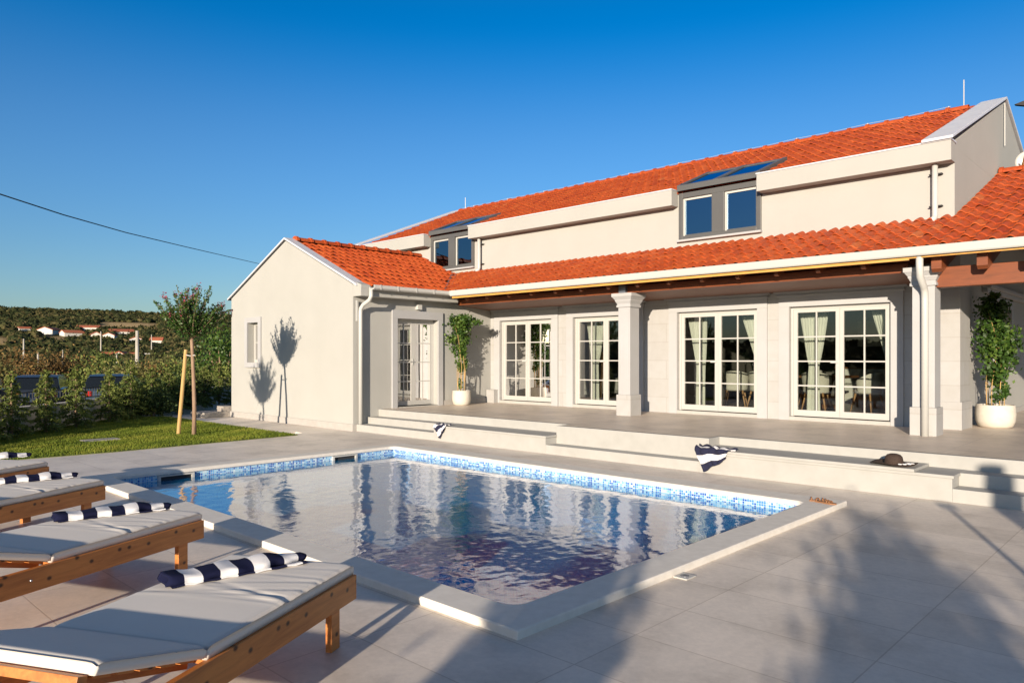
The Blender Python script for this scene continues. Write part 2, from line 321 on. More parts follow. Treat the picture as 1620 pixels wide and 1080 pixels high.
# ---------------------------------------------------------------- terrain all round
FIELDS = [(169.6, 440, 1.7, 40), (166.0, 455, 1.2, 22), (170.0, 640, 1.1, 40), (161.2, 600, 1.9, 48), (163.5, 474, 3.0, 8), (161.9, 305, 1.6, 8)]
HP = [(-492.7, 124.5), (-477.9, 131.8), (-520.5, 153.3), (-462.4, 139.6), (-450.9, 143.6), (-484.0, 160.4), (-424.5, 148.1), (-411, 154.1), (-515.5, 116.7), (-316, 99.4), (-306.3, 101.9), (-319.3, 110.2), (-304.8, 110.2)]
CLEAR = [(math.degrees(math.atan2(y, x)), math.hypot(x, y) - 12, .55, 14) for x, y in HP]
def hz(x, y):
    r = np.hypot(x, y); a = np.degrees(np.arctan2(y, x)) % 360
    base = np.interp(r, [0, 13, 19, 28, 60, 140, 290, 345, 470, 510, 560, 700, 830, 1000, 1500], [-2.6, -2.6, -.5, -.55, -1.6, -2.2, .6, 1.6, 13.2, 17.2, 22.5, 36, 49, 50, 25])
    back = np.interp(r, [0, 13, 19, 60, 120, 300, 1500], [-2.6, -2.6, -.5, -.8, 0.0, 5.5, 10])
    k = np.clip(np.minimum((a - 95) / 25, (225 - a) / 25), 0, 1)
    n = np.sin(x * .013 + 1.3) * np.cos(y * .017 + .4) * 1.8 + np.sin(x * .004 + y * .006) * 3.0 + np.sin(x * .05) * np.sin(y * .043) * .5
    return base * k + back * (1 - k) + n * np.clip((r - 60) / 300, 0, 1) * (.3 + .7 * np.clip((r - 540) / 200, 0, 1))
na, nr = 900, 150
rr = np.concatenate([[0.5], np.geomspace(6, 1500, nr - 1)]); aa = np.linspace(0, 2 * np.pi, na, endpoint=False)
AAg, RRg = np.meshgrid(aa, rr); X = RRg * np.cos(AAg); Y = RRg * np.sin(AAg); Zg = hz(X, Y)
V = np.stack([X, Y, Zg], -1).reshape(-1, 3); i, j = np.meshgrid(np.arange(nr - 1), np.arange(na), indexing='ij'); j2 = (j + 1) % na
F = np.stack([i * na + j, i * na + j2, (i + 1) * na + j2, (i + 1) * na + j], -1).reshape(-1, 4)
fc_ = V[F].mean(1); fa_ = np.degrees(np.arctan2(fc_[:, 1], fc_[:, 0])); fr_ = np.hypot(fc_[:, 0], fc_[:, 1]); mask = np.zeros(len(F))
for fa, fr, wa, wr in FIELDS: mask = np.maximum(mask, np.exp(-(((fa_ - fa) / wa) ** 4 + ((fr_ - fr) / wr) ** 4)))
struct(newmesh('terrain', V, F, 'terrain', smooth=True, rnd=mask))

# forest clumps on the hill in view, behind the camera and to the west
ico = bpy.data.meshes.new('tmp')
import bmesh
bm = bmesh.new(); bmesh.ops.create_icosphere(bm, subdivisions=2, radius=1); bm.to_mesh(ico); bm.free()
IV = np.array([v.co[:] for v in ico.vertices]); IF = np.array([p.vertices[:] for p in ico.polygons]); bpy.data.meshes.remove(ico)
def scrub_mesh(name, A0, A1, R0, R1, n, smin, smax, fields=()):
    a = np.radians(RN.uniform(A0, A1, n)); r = R0 * (R1 / R0) ** RN.uniform(0, 1, n); r = np.where(RN.uniform(0, 1, n) < .5, r, RN.uniform(R0, R1, n))
    x, y = r * np.cos(a), r * np.sin(a); keep = np.ones(n, bool)
    for fa, fr, wa, wr in fields: keep &= ~((np.abs(np.degrees(a) - fa) < wa) & (np.abs(r - fr) < wr))
    x, y, r = x[keep], y[keep], r[keep]; n = len(x)
    s = RN.uniform(smin, smax, n) * (.6 + .6 * np.clip(r / 400, 0, 1)); z = hz(x, y)
    V = IV[None] * (1 + RN.normal(0, .24, (n, len(IV), 1))); V = V * np.stack([s, s, s * RN.uniform(.55, .95, n)], -1)[:, None] + np.stack([x, y, z + s * .3], -1)[:, None]
    F = IF[None] + (np.arange(n) * len(IV))[:, None, None]
    tone = RN.uniform(0, .85, n); rnd = (np.repeat(tone, len(IF)) + RN.uniform(-.12, .25, n * len(IF))).clip(0, 1)
    k = 16; u = RN.normal(size=(n, k, 3)); u /= np.linalg.norm(u, axis=2)[..., None]; u[..., 2] = np.abs(u[..., 2])      # loose twigs and leaf tufts on each bush
    c = np.stack([x, y, z + s * .3], -1)[:, None] + u * (s[:, None, None] * np.array([1.05, 1.05, .85])); T = c[:, :, None] + RN.normal(size=(n, k, 3, 3)) * (s * .26)[:, None, None, None]
    V = np.concatenate([V.reshape(-1, 3), T.reshape(-1, 3)]); F = np.concatenate([F.reshape(-1, 3), np.arange(n * k * 3).reshape(-1, 3) + n * len(IV)])
    rnd = np.concatenate([rnd, (np.repeat(tone, k) + RN.uniform(-.2, .45, n * k)).clip(0, 1)])
    return newmesh(name, V, F, 'scrub', rnd=rnd)
o = scrub_mesh('hill_scrub', 153, 178, 60, 880, 19000, .9, 2.3, FIELDS + CLEAR); tag(o, 'dark olive scrub covering the hillside behind the garden', 'scrub', kind='stuff')
o = scrub_mesh('far_scrub', 225, 330, 60, 300, 1500, 2.0, 3.6); tag(o, 'dark scrub woodland across the road', 'scrub', kind='stuff')

# ---------------------------------------------------------------- deck, lawn, pool
PX0, PX1, PY0, PY1 = -11.0, -3.34, 3.53, 8.36      # pool inner edge
CX0, CX1, CY0, CY1 = -11.32, -3.02, 3.22, 8.76     # coping outer edge
d = MB()
for (x0, y0, x1, y1) in ((-14.9, -14, 9, CY0), (-15.2, CY1, 9, 9.9), (-14.9, CY0, CX0, CY1), (CX1, CY0, 9, CY1)):
    d.box(x0, y0, -3, x1, y1, 0)
d.box(-22.3, 8.42, -1, -15.2, 9.9, -.002)
struct(d.build('pool_deck', 'deck_tile'))
# lawn
LP = [(-17.8, -1.6), (-14.62, -1.2), (-14.30, 4.6), (-14.50, 8.40), (-20.4, 8.40), (-21.5, 8.38), (-22.4, 7.6), (-19.4, 4.4), (-16.6, 1.6)]
struct(MB().extr([(x, y) for x, y in LP], 2, -.6, .012).build('lawn_soil', 'lawn_soil'))
def inpoly(x, y, P):
    c = np.zeros(len(x), bool)
    for (x0, y0), (x1, y1) in zip(P, P[1:] + P[:1]):
        c ^= ((y0 > y) != (y1 > y)) & (x < (x1 - x0) * (y - y0) / ((y1 - y0) + 1e-12) + x0)
    return c
n = 150000; gx = RN.uniform(-22.4, -14.2, n); gy = RN.uniform(-1.6, 8.4, n); k = inpoly(gx, gy, LP) & ~((np.abs(gx + 16.42) < .22) & (np.abs(gy - 5.05) < .34)); gx, gy = gx[k], gy[k]; n = len(gx)
h = RN.uniform(.02, .05, n); th = RN.uniform(0, 6.28, n); lx, ly = RN.normal(0, .012, (2, n)); wd = RN.uniform(.006, .012, n)
V = np.stack([np.stack([gx - wd * np.cos(th), gy - wd * np.sin(th), np.full(n, .008)], -1), np.stack([gx + wd * np.cos(th), gy + wd * np.sin(th), np.full(n, .008)], -1), np.stack([gx + lx, gy + ly, .01 + h], -1)], 1).reshape(-1, 3)
patch = (.5 + .3 * np.sin(gx * 2.1 + 1) * np.cos(gy * 2.7) + .15 * np.sin(gx * 7 + gy * 5)); o = newmesh('grass', V, np.arange(3 * n).reshape(n, 3), 'grass', rnd=(patch * .6 + RN.uniform(0, .4, n)).clip(0, 1))
tag(o, 'short mown lawn grass between the deck and the conifers', 'grass', kind='stuff')
o = MB().box(-16.62, 4.72, 0, -16.24, 5.38, .035).build('access_cover', 'concrete', bevel=.005); tag(o, 'pale rectangular stone cover lying in the lawn', 'cover')

pool = empty('swimming_pool', (-7.17, 5.95, -1.6), 'blue mosaic swimming pool with raised pale stone coping', 'pool')
def coping_ring():
    import bmesh
    def ring(x0, y0, x1, y1, r, z, n=6):
        P = []
        for cx, cy, a0 in ((x1 - r, y1 - r, 0), (x0 + r, y1 - r, 90), (x0 + r, y0 + r, 180), (x1 - r, y0 + r, 270)):
            P += [(cx + r * math.cos(R(a0 + 90 * k / n)), cy + r * math.sin(R(a0 + 90 * k / n)), z) for k in range(n + 1)]
        return P
    rings = [ring(CX0, CY0, CX1, CY1, .008, -.01), ring(CX0, CY0, CX1, CY1, .008, .048), ring(CX0 + .008, CY0 + .008, CX1 - .008, CY1 - .008, .01, .057),
             ring(PX0 - .02, PY0 - .02, PX1 + .02, PY1 + .02, .14, .057), ring(PX0, PY0, PX1, PY1, .12, .042), ring(PX0, PY0, PX1, PY1, .12, .006), ring(PX0 - .03, PY0 - .03, PX1 + .03, PY1 + .03, .15, .004)]
    V = sum(rings, []); n = len(rings[0]); F = []
    for i in range(len(rings) - 1): F += [(i * n + k, i * n + (k + 1) % n, (i + 1) * n + (k + 1) % n, (i + 1) * n + k) for k in range(n)]
    return V, F
V, F = coping_ring(); newmesh('coping', V, F, 'coping', pool)
q = .03
for nm, mt, za, zb in (('tile_band', 'mosaic', -.22, .003), ('basin_wall', 'mosaic_deep', -1.6, -.22)):
    b = MB()
    b.box(PX0 - .2, PY0 - .2, za, PX1 + .2, PY0 - q, zb); b.box(PX0 - .2, PY1 + q, za, PX1 + .2, PY1 + .2, zb)
    b.box(PX0 - .2, PY0 - q, za, PX0 - q, PY1 + q, zb); b.box(PX1 + q, PY0 - q, za, PX1 + .2, PY1 + q, zb)
    b.build(nm, mt, pool)
MB().box(PX0 - .2, PY0 - .2, -1.7, PX1 + .2, PY1 + .2, -1.58).build('basin_floor', 'mosaic_deep', pool)
for y0, y1 in ((4.14, 4.66), (7.05, 7.55)):
    x = PX0 - q
    s_ = MB().box(x, y0, -.10, x + .045, y0 + .035, -.004).box(x, y1 - .035, -.10, x + .045, y1, -.004).box(x, y0 + .035, -.026, x + .045, y1 - .035, -.004).box(x, y0 + .03, -.16, x + .03, y1 - .03, -.095).build('skimmer', 'white_metal', pool)
    MB().box(x - .001, y0 + .03, -.095, x + .006, y1 - .03, -.018).build('skimmer_mouth', 'dark_metal', s_)
nx, ny = 560, 350; gx, gy = np.meshgrid(np.linspace(PX0 - q, PX1 + q, nx), np.linspace(PY0 - q, PY1 + q, ny), indexing='ij'); gz = np.zeros_like(gx)
rw = np.random.RandomState(5); calm = .55 + .45 * np.sin(gx * .9 + 1.2 * np.sin(gy * .8)) * np.cos(gy * 1.1 - gx * .3)
for k in range(70):       # small wind ripples: many short waves of random heading
    lam = .06 * (7 ** rw.uniform(0, 1)); th = rw.normal(R(35), R(50)); kk = 2 * math.pi / lam
    gz += (.0012 * lam * rw.uniform(.4, 1.3)) * np.sin(kk * (gx * math.cos(th) + gy * math.sin(th)) + rw.uniform(0, 6.3) + .8 * np.sin(gx * 1.7 * rw.uniform(.5, 1.5) + gy * 2.1)) / 2.2
V = np.stack([gx, gy, -.08 + gz * (.55 + .6 * calm)], -1).reshape(-1, 3); i, j = np.meshgrid(np.arange(nx - 1), np.arange(ny - 1), indexing='ij')
F = np.stack([i * ny + j, (i + 1) * ny + j, (i + 1) * ny + j + 1, i * ny + j + 1], -1).reshape(-1, 4)
o = newmesh('pool_water', V, F, 'pool_water', smooth=True); struct(o)
dr = MB().box(-3.03 + .02, 4.97, .001, -2.89, 5.11, .012).build('deck_inlet_cover', 'white_metal', bevel=.003); tag(dr, 'small white square inlet cover on the deck by the pool edge', 'cover')
rg = MB().lathe([(.012, .0125), (.035, .0125), (.035, .0155), (.012, .0155)], (-2.95, 5.04, 0), 16).build('ring', 'zinc', dr)

# ---------------------------------------------------------------- terrace and steps
TZ = .475
t_ = MB()
t_.box(-14.38, 10.48, -.5, 9, 14.6, TZ); t_.box(-3.6, 14.6, -.5, 9, 24, TZ)
t_.box(-14.38, 10.15, -.5, -11.6, 10.48, .31); t_.box(-14.38, 9.84, -.5, -11.6, 10.15, .157)
t_.box(-11.6, 9.84, -.5, -8.55, 10.48, .275); t_.box(-11.6, 9.82, .275, -8.53, 10.48, .312)          # first bench block with its slab
t_.box(-8.55, 10.14, -.5, -5.52, 10.48, TZ); t_.box(-8.55, 9.84, -.5, -5.52, 10.14, .157)
t_.box(-5.52, 9.84, -.5, -2.2, 10.48, .275); t_.box(-5.52, 9.82, .275, -2.18, 10.48, .312)
t_.box(-5.52, 9.80, .312, -2.6, 10.48, .350)
t_.box(-2.2, 10.15, -.5, 9, 10.48, .31); t_.box(-2.2, 9.84, -.5, 9, 10.15, .157)
struct(t_.build('terrace_steps', 'step_stone', bevel=.006))
tt = MB(); e = .004; z = TZ + e
tt.add([(-14.37, 10.56, z), (9, 10.56, z), (9, 24, z), (-3.16, 24, z), (-3.16, 14.24, z), (-14.37, 14.24, z)], [(0, 1, 2, 3, 4, 5)])
tt.add([(-8.5, 10.22, z), (-5.57, 10.22, z), (-5.57, 10.56, z), (-8.5, 10.56, z)], [(0, 1, 2, 3)])
struct(tt.build('terrace_paving', 'terrace_tile'))

# ---------------------------------------------------------------- the villa
H = empty('villa', (-8.8, 14.25, 0), 'cream villa with orange clay tile roofs, stone door surrounds and a porch', 'house')
FX = lambda s, n, z: (s, 14.25 - n, z)             # main facade: s along x, n towards the pool
WX = lambda s, n, z: (-14.38 + n, s, z)            # wing wall that faces the terrace
GX = lambda s, n, z: (s, 9.76 - n, z)              # wing gable wall
SX = lambda s, n, z: (-3.15 + n, s, z)             # side wall of the covered patio
def wall(mb, s0, s1, z0, z1, ops, t=.35):
    S = sorted({s0, s1} | {v for o in ops for v in o[:2]}); Zs = sorted({z0, z1} | {v for o in ops for v in o[2:4]})
    inside = lambda a, b, c, d: any(o[0] <= a and b <= o[1] and o[2] <= c and d <= o[3] for o in ops)
    for a, b in zip(S, S[1:]):
        for c, d in zip(Zs, Zs[1:]):
            if not inside(a, b, c, d):
                mb.add([(a, 0, c), (b, 0, c), (b, 0, d), (a, 0, d)], [(0, 1, 2, 3)]); mb.add([(a, -t, c), (b, -t, c), (b, -t, d), (a, -t, d)], [(3, 2, 1, 0)])
    for (a, b, c, d) in list(ops) + [(s0, s1, z0, z1)]:
        mb.add([(a, 0, c), (b, 0, c), (b, 0, d), (a, 0, d), (a, -t, c), (b, -t, c), (b, -t, d), (a, -t, d)], [(0, 1, 5, 4), (1, 2, 6, 5), (2, 3, 7, 6), (3, 0, 4, 7)])
    return mb
DOORS = [(-14.0, -12.15), (-11.45, -9.60), (-8.51, -6.66), (-6.0, -4.15)]
DZ0, DZ1 = .55, 2.70
wall(MB(FX), -14.38, -3.40, 0, 3.6, [(a, b, DZ0, DZ1) for a, b in DOORS]).build('facade_wall', 'facade_stone', H)
# corner pier and side wall
MB().box(-3.40, 14.22, 0, -3.06, 14.92, 3.6).build('corner_pier', 'facade_stone', H)
MB().box(-3.43, 14.19, TZ, -3.03, 14.95, .95).build('pier_base', 'facade_stone', H, bevel=.006)
wall(MB(SX), 14.92, 22.65, 0, 5.3, [(17.5, 19.0, 1.62, 2.75)]).build('patio_side_wall', 'stucco', H)
MB(SX).box(14.95, .002, TZ, 22.65, .02, TZ + .12).build('skirting', 'plinth', H)
# ground floor wing
wall(MB(WX), 9.765, 14.25, 0, 3.36, [(11.02, 12.32, .50, 2.66)]).build('wing_wall', 'stucco', H)
g = MB(GX); wall(g, -20.5, -14.385, 0, 3.36, [(-19.48, -18.86, 1.57, 2.67)])
g.extr([(-20.5, 3.36), (-14.385, 3.36), (-14.385, 3.40), (-17.44, 4.74), (-20.5, 3.40)], 1, 0, -.3)
g.build('wing_gable_wall', 'stucco', H)
MB().box(-20.5, 10.1, 0, -20.2, 14.25, 3.4).build('wing_west_wall', 'stucco', H)
MB(GX).box(-20.53, .001, 0, -14.36, .03, .16).build('wing_plinth', 'plinth', H)
MB(WX).box(9.735, .001, 0, 9.84, .03, .16).build('wing_plinth', 'plinth', H)
MB(WX).box(12.46, .001, TZ, 14.25, .025, TZ + .13).build('skirting', 'plinth', H)
MB(WX).box(14.05, .03, TZ, 14.22, .32, TZ + .36).build('stone_block', 'facade_stone', H, bevel=.004)
# upper floor
UPW = [(-16.88, -15.02), (-8.46, -6.58)]
wall(MB(FX), -20.65, -3.15, 3.6, 5.35, [(a, b, 4.27, 5.35) for a, b in UPW], .3).build('upper_wall', 'stucco', H)
for x0, x1, nm in ((-3.50, -3.149, 'east_gable'), (-20.651, -20.3, 'west_gable')):
    z0 = 5.3 if nm == 'east_gable' else 0
    MB().extr([(14.251, z0), (22.65, z0), (22.65, 5.38), (18.45, 7.13), (14.251, 5.38)], 0, x0, x1).build(nm + '_wall', 'stucco', H)
MB().box(-3.45, 14.251, 3.6, -3.149, 14.95, 5.3).build('upper_corner', 'stucco', H)
MB().box(-20.3, 22.3, 0, -3.5, 22.65, 5.3).build('rear_wall', 'stucco', H)
for x0, x1 in ((-20.66, -16.93), (-15.0, -8.50), (-6.56, -3.14)):
    p = MB().box(x0, 13.97, 5.02, x1, 14.248, 5.36).build('eaves_box', 'stucco', H, bevel=.006)
    MB().box(x0 - .01, 13.955, 5.36, x1 + .01, 14.30, 5.385).build('drip_edge', 'white_cap', p)
# gable copings (metal caps on the verges)
def verge(xa, xb, ya, za, yr, zr, name='verge_cap'):
    t = .05
    MB().extr([(ya, za), (yr, zr), (2 * yr - ya, za), (2 * yr - ya, za + t), (yr, zr + t), (ya, za + t)], 0, xa, xb).build(name, 'white_cap', H, bevel=.008)
verge(-3.58, -3.10, 13.92, 5.37, 18.45, 7.17); verge(-20.70, -20.24, 13.92, 5.37, 18.45, 7.17)
MB().extr([(-14.20, 3.36), (-14.20, 3.41), (-17.44, 4.83), (-20.68, 3.41), (-20.68, 3.36), (-17.44, 4.78)], 1, 9.71, 10.0).build('verge_cap', 'white_cap', H, bevel=.006)

# clay tile roofs: each tile a curved shell with its own slight tilt
def tiles(name, o, along, up, wa, ls, keep=None, tw=.208, ex=.365, off=0):
    o, along, up = (np.array(v, float) for v in (o, along, up)); up /= np.linalg.norm(up); nrm = np.cross(along, up); nrm /= np.linalg.norm(nrm)
    if nrm[2] < 0: nrm = -nrm
    tt_ = np.array([0, .06, .14, .22, .315, .41, .49, .57, .63, .82, 1.0]); hp = np.where(tt_ < .63, .055 * np.sin(np.pi * tt_ / .63) ** .85, 0) + np.where(tt_ > .9, .006, 0)
    V = []; F = []; rn = []; m = len(tt_)
    for r in range(int(round(ls / ex))):
        for c in range(int(math.ceil(wa / tw))):
            a0 = c * tw + off + (r % 2) * 0; s0 = r * ex; cen = o + along * (a0 + tw / 2) + up * (s0 + ex / 2)
            if keep and not keep(cen): continue
            j = RN.normal(0, .0035, 3); dz = RN.normal(0, .003); n0 = len(V) * 0 + sum(0 for _ in ())
            base_ = len(V)
            for (s, hh) in ((s0 + j[0], .012), (s0 + j[0], .034), (s0 + ex * .5, .020), (s0 + ex + .06, .004)):
                for t, h_ in zip(tt_, hp):
                    V.append(o + along * (a0 + t * tw * 1.03 + j[1]) + up * (s - (.35 * h_ if s < s0 + .05 else 0)) + nrm * (h_ * (1.0 if s < s0 + ex * .9 else .82) + hh + dz + j[2] * t))
            for q_ in range(3):
                for k_ in range(m - 1): F.append((base_ + q_ * m + k_, base_ + q_ * m + k_ + 1, base_ + (q_ + 1) * m + k_ + 1, base_ + (q_ + 1) * m + k_))
            v = float(np.clip(RN.normal(.48, .17), 0, 1)); rn += [v] * (3 * (m - 1))
    return newmesh(name, V, F, 'clay_tile', H, rnd=rn, smooth=False)
def ridge(name, a, b, r=.11, step=.42):
    a, b = Vector(a), Vector(b); L = (b - a).length; d = (b - a) / L; n = int(L / step); mb = MB(); rn = []
    side = d.cross(Vector((0, 0, 1))).normalized(); up = Vector((0, 0, 1))
    for i in range(n):
        V = []
        for s, rad in ((i * step, r * 1.22), (i * step + .07, r * 1.22), (i * step + .075, r), (i * step + step + .02, r * .97)):
            V += [a + d * s + side * (math.cos(t) * rad * 1.1) + up * (math.sin(t) * rad - .03) for t in (math.pi * k / 8 for k in range(9))]
        mb.add(V, [(q * 9 + k, q * 9 + k + 1, (q + 1) * 9 + k + 1, (q + 1) * 9 + k) for q in range(3) for k in range(8)] + [tuple(range(9))])
        rn += [float(np.clip(RN.normal(.45, .15), 0, 1))] * 25
    return mb.build(name, 'clay_tile', H, rnd=rn)
MS = (7.12 - 5.38) / (18.45 - 14.2)
skyl = lambda p, x0, x1, y1: x0 < p[0] < x1 and p[1] < y1
main_keep = lambda p: not skyl(p, -8.35, -6.5, 15.35) and not skyl(p, -16.75, -14.95, 15.2)
tiles('roof', (-20.24, 14.15, 5.345), (1, 0, 0), (0, 1, MS), 16.66, 4.62, main_keep)
MB().extr([(14.2, 5.30), (18.45, 7.05), (22.9, 5.25), (22.9, 5.33), (18.45, 7.10), (14.2, 5.34)], 0, -20.24, -3.58).build('rear_roof', 'clay_tile', H)
ridge('ridge_tiles', (-20.2, 18.45, 7.14), (-3.55, 18.45, 7.14))
WS = .41; PS = .385
zw = lambda x: 3.34 + WS * (-14.0 - x); zp = lambda y: 3.36 + PS * (y - 12.32)
tiles('wing_roof', (-14.02, 10.0, 3.33), (0, 1, 0), (-1, 0, WS), 4.3, 3.70, lambda p: p[1] < 14.3 and zw(p[0]) > zp(p[1]) - .01, off=.0)
MB().extr([(-17.44, 4.70), (-20.9, 3.30), (-20.9, 3.36), (-17.44, 4.76)], 1, 10.0, 14.25).build('wing_rear_roof', 'clay_tile', H)
ridge('ridge_tiles', (-17.44, 10.02, 4.80), (-17.44, 14.25, 4.80))
tiles('porch_roof', (-15.6, 12.34, 3.355), (1, 0, 0), (0, 1, PS), 12.45, 2.05, lambda p: zp(p[1]) > zw(p[0]) - .02)
tiles('patio_roof', (-3.15, 12.34, 3.355), (1, 0, 0), (0, 1, PS), 6.3, 5.80)
MB().extr([(12.40, 3.28), (17.8, 5.36), (23.2, 3.28), (23.2, 3.33), (17.8, 5.41), (12.40, 3.33)], 0, -3.14, 3.1).build('patio_ceiling', 'soffit', H)
MB().extr([(12.40, 3.30), (14.25, 4.01), (14.25, 4.05), (12.40, 3.34)], 0, -15.8, -3.16).build('roof_deck', 'soffit', H)
MB().extr([(-14.06, 3.28), (-17.44, 4.66), (-17.44, 4.69), (-14.06, 3.31)], 1, 10.02, 14.24).build('roof_deck', 'soffit', H)
ridge('ridge_tiles', (-3.12, 17.8, 5.50), (3.0, 17.8, 5.50))
# valley flashing
a0, a1 = Vector((-14.02, 12.33, 3.37)), Vector((-15.86, 14.24, 4.13)); sd = Vector((.055, .055, .0))
MB().add([a0 - sd + Vector((0, 0, .05)), a0 + sd + Vector((0, 0, .05)), a1 + sd + Vector((0, 0, .05)), a1 - sd + Vector((0, 0, .05)), a0 + Vector((0, 0, .0)), a1 + Vector((0, 0, .0))], [(0, 4, 5, 3), (4, 1, 2, 5)]).build('valley_flashing', 'zinc', H)

# skylight dormers: grey front frame, two casements and two sloped panes
for (x0, x1), yt in zip(UPW, (15.15, 15.30)):
    y = 14.20; z0, z1 = 4.28, 5.33; xm = (x0 + x1) / 2
    D = MB(); D.box(x0, y, z0, x0 + .09, y + .14, z1); D.box(x1 - .09, y, z0, x1, y + .14, z1); D.box(xm - .14, y, z0 + .08, xm + .14, y + .14, z1 - .14)
    D.box(x0 + .09, y, z0, x1 - .09, y + .14, z0 + .08); D.box(x0 + .09, y, z1 - .14, x1 - .09, y + .14, z1)
    w_ = D.build('dormer_window', 'grey_frame', H, bevel=.004)
    for a, b in ((x0 + .09, xm - .14), (xm + .14, x1 - .09)):
        MB().box(a, y + .05, z0 + .08, a + .040, y + .11, z1 - .14).box(a + .040, y + .05, z1 - .19, b - .03, y + .11, z1 - .14).build('casement', 'white_metal', w_)
        MB().box(b - .03, y + .05, z0 + .08, b, y + .11, z1 - .14).box(a + .040, y + .05, z0 + .08, b - .03, y + .11, z0 + .11).build('casement', 'grey_frame', w_)
        MB().box(a + .036, y + .075, z0 + .11, b - .036, y + .09, z1 - .19).build('pane', 'upper_glass', w_)
    MB().box(x0 - .03, y - .05, z0 - .045, x1 + .02, y + .10, z0).build('sill', 'trim_stone', w_, bevel=.006)
    f = lambda yy, dz: 5.355 + MS * (yy - 14.2) + dz
    SK = MB(); ya = 14.10; Xl = [x0 + .02, x0 + .10, xm - .06, xm + .06, x1 - .06, x1 + .03]
    def slab(mb, xa, xb, y0_, y1_, lo, hi): mb.extr([(y0_, f(y0_, lo)), (y1_, f(y1_, lo)), (y1_, f(y1_, hi)), (y0_, f(y0_, hi))], 0, xa, xb)
    for xa, xb in ((Xl[0], Xl[1]), (Xl[2], Xl[3]), (Xl[4], Xl[5])): slab(SK, xa, xb, ya, yt + .12, .02, .145)
    for xa, xb in ((Xl[1], Xl[2]), (Xl[3], Xl[4])): slab(SK, xa, xb, ya, ya + .08, .02, .135); slab(SK, xa, xb, yt, yt + .12, .02, .135)
    sk = SK.build('skylight', 'grey_frame', H)
    for xa, xb in ((Xl[1], Xl[2]), (Xl[3], Xl[4])):
        g = MB(); slab(g, xa, xb, ya + .08, yt, .10, .115); g.build('pane', 'upper_glass', sk)
# room behind the upper windows
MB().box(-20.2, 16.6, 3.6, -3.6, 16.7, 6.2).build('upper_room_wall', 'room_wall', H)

# french doors
def french(xf, s0, s1, z0, z1, surround=True, sw=.21, proud=.045, rec=-.14, cornice=True, step=True, handle=1):
    if surround:
        m = MB(xf); m.box(s0 - sw, .002, TZ, s0, proud, z1); m.box(s1, .002, TZ, s1 + sw, proud, z1); m.box(s0 - sw, .002, z1, s1 + sw, proud, z1 + .20); m.build('door_surround', 'trim_stone', H, bevel=.004)
    if cornice:
        c = MB(xf); a, b = s0 - sw, s1 + sw; z = z1 + .20
        for k, (dz, pr) in enumerate(((.035, .075), (.03, .06), (.05, .12), (.035, .16))):
            e = pr - .045; c.box(a - e, .001, z, b + e, pr, z + dz); z += dz
        c.build('cornice', 'trim_stone', H, bevel=.008)
    if step: MB(xf).box(s0 - .05, -.34, TZ, s1 + .05, .03, z0).build('door_sill', 'step_stone', H, bevel=.004)
    D = MB(xf); fw = .045; D.box(s0, rec, z0, s0 + fw, rec + .07, z1); D.box(s1 - fw, rec, z0, s1, rec + .07, z1); D.box(s0 + fw, rec, z1 - fw, s1 - fw, rec + .07, z1)
    dr = D.build('french_door', 'door_cream', H); sm = (s0 + s1) / 2
    for a, b in ((s0 + fw, sm), (sm, s1 - fw)):
        L = MB(xf); st = .075; n0, n1 = rec + .012, rec + .058; bt = .13
        L.box(a + .002, n0, z0 + .012, a + st, n1, z1 - fw); L.box(b - st, n0, z0 + .012, b - .002, n1, z1 - fw)
        L.box(a + st, n0, z0 + .012, b - st, n1, z0 + bt); L.box(a + st, n0, z1 - fw - .07, b - st, n1, z1 - fw)
        g0, g1, h0, h1 = a + st, b - st, z0 + bt, z1 - fw - .07; gm = (g0 + g1) / 2
        L.box(gm - .013, n0 + .008, h0, gm + .013, n1 - .006, h1)
        for k in (1, 2, 3):
            zz = h0 + (h1 - h0) * k / 4; L.box(g0, n0 + .008, zz - .013, gm - .013, n1 - .006, zz + .013); L.box(gm + .013, n0 + .008, zz - .013, g1, n1 - .006, zz + .013)
        L.build('door_leaf', 'door_cream', dr)
        MB(xf).box(g0, n0 + .018, h0, g1, n0 + .026, h1).build('pane', 'door_glass', dr)
    MB(xf).box(sm - .045, rec + .058, 1.52, sm - .02, rec + .075, 1.68).box(sm - .16, rec + .085, 1.60, sm - .025, rec + .098, 1.62).box(sm - .04, rec + .075, 1.60, sm - .025, rec + .085, 1.62).build('handle', 'white_metal', dr)
for a, b in DOORS: french(FX, a, b, DZ0, DZ1)
french(WX, 11.02, 12.32, .50, 2.66, sw=.16, cornice=False, step=True, rec=-.22)

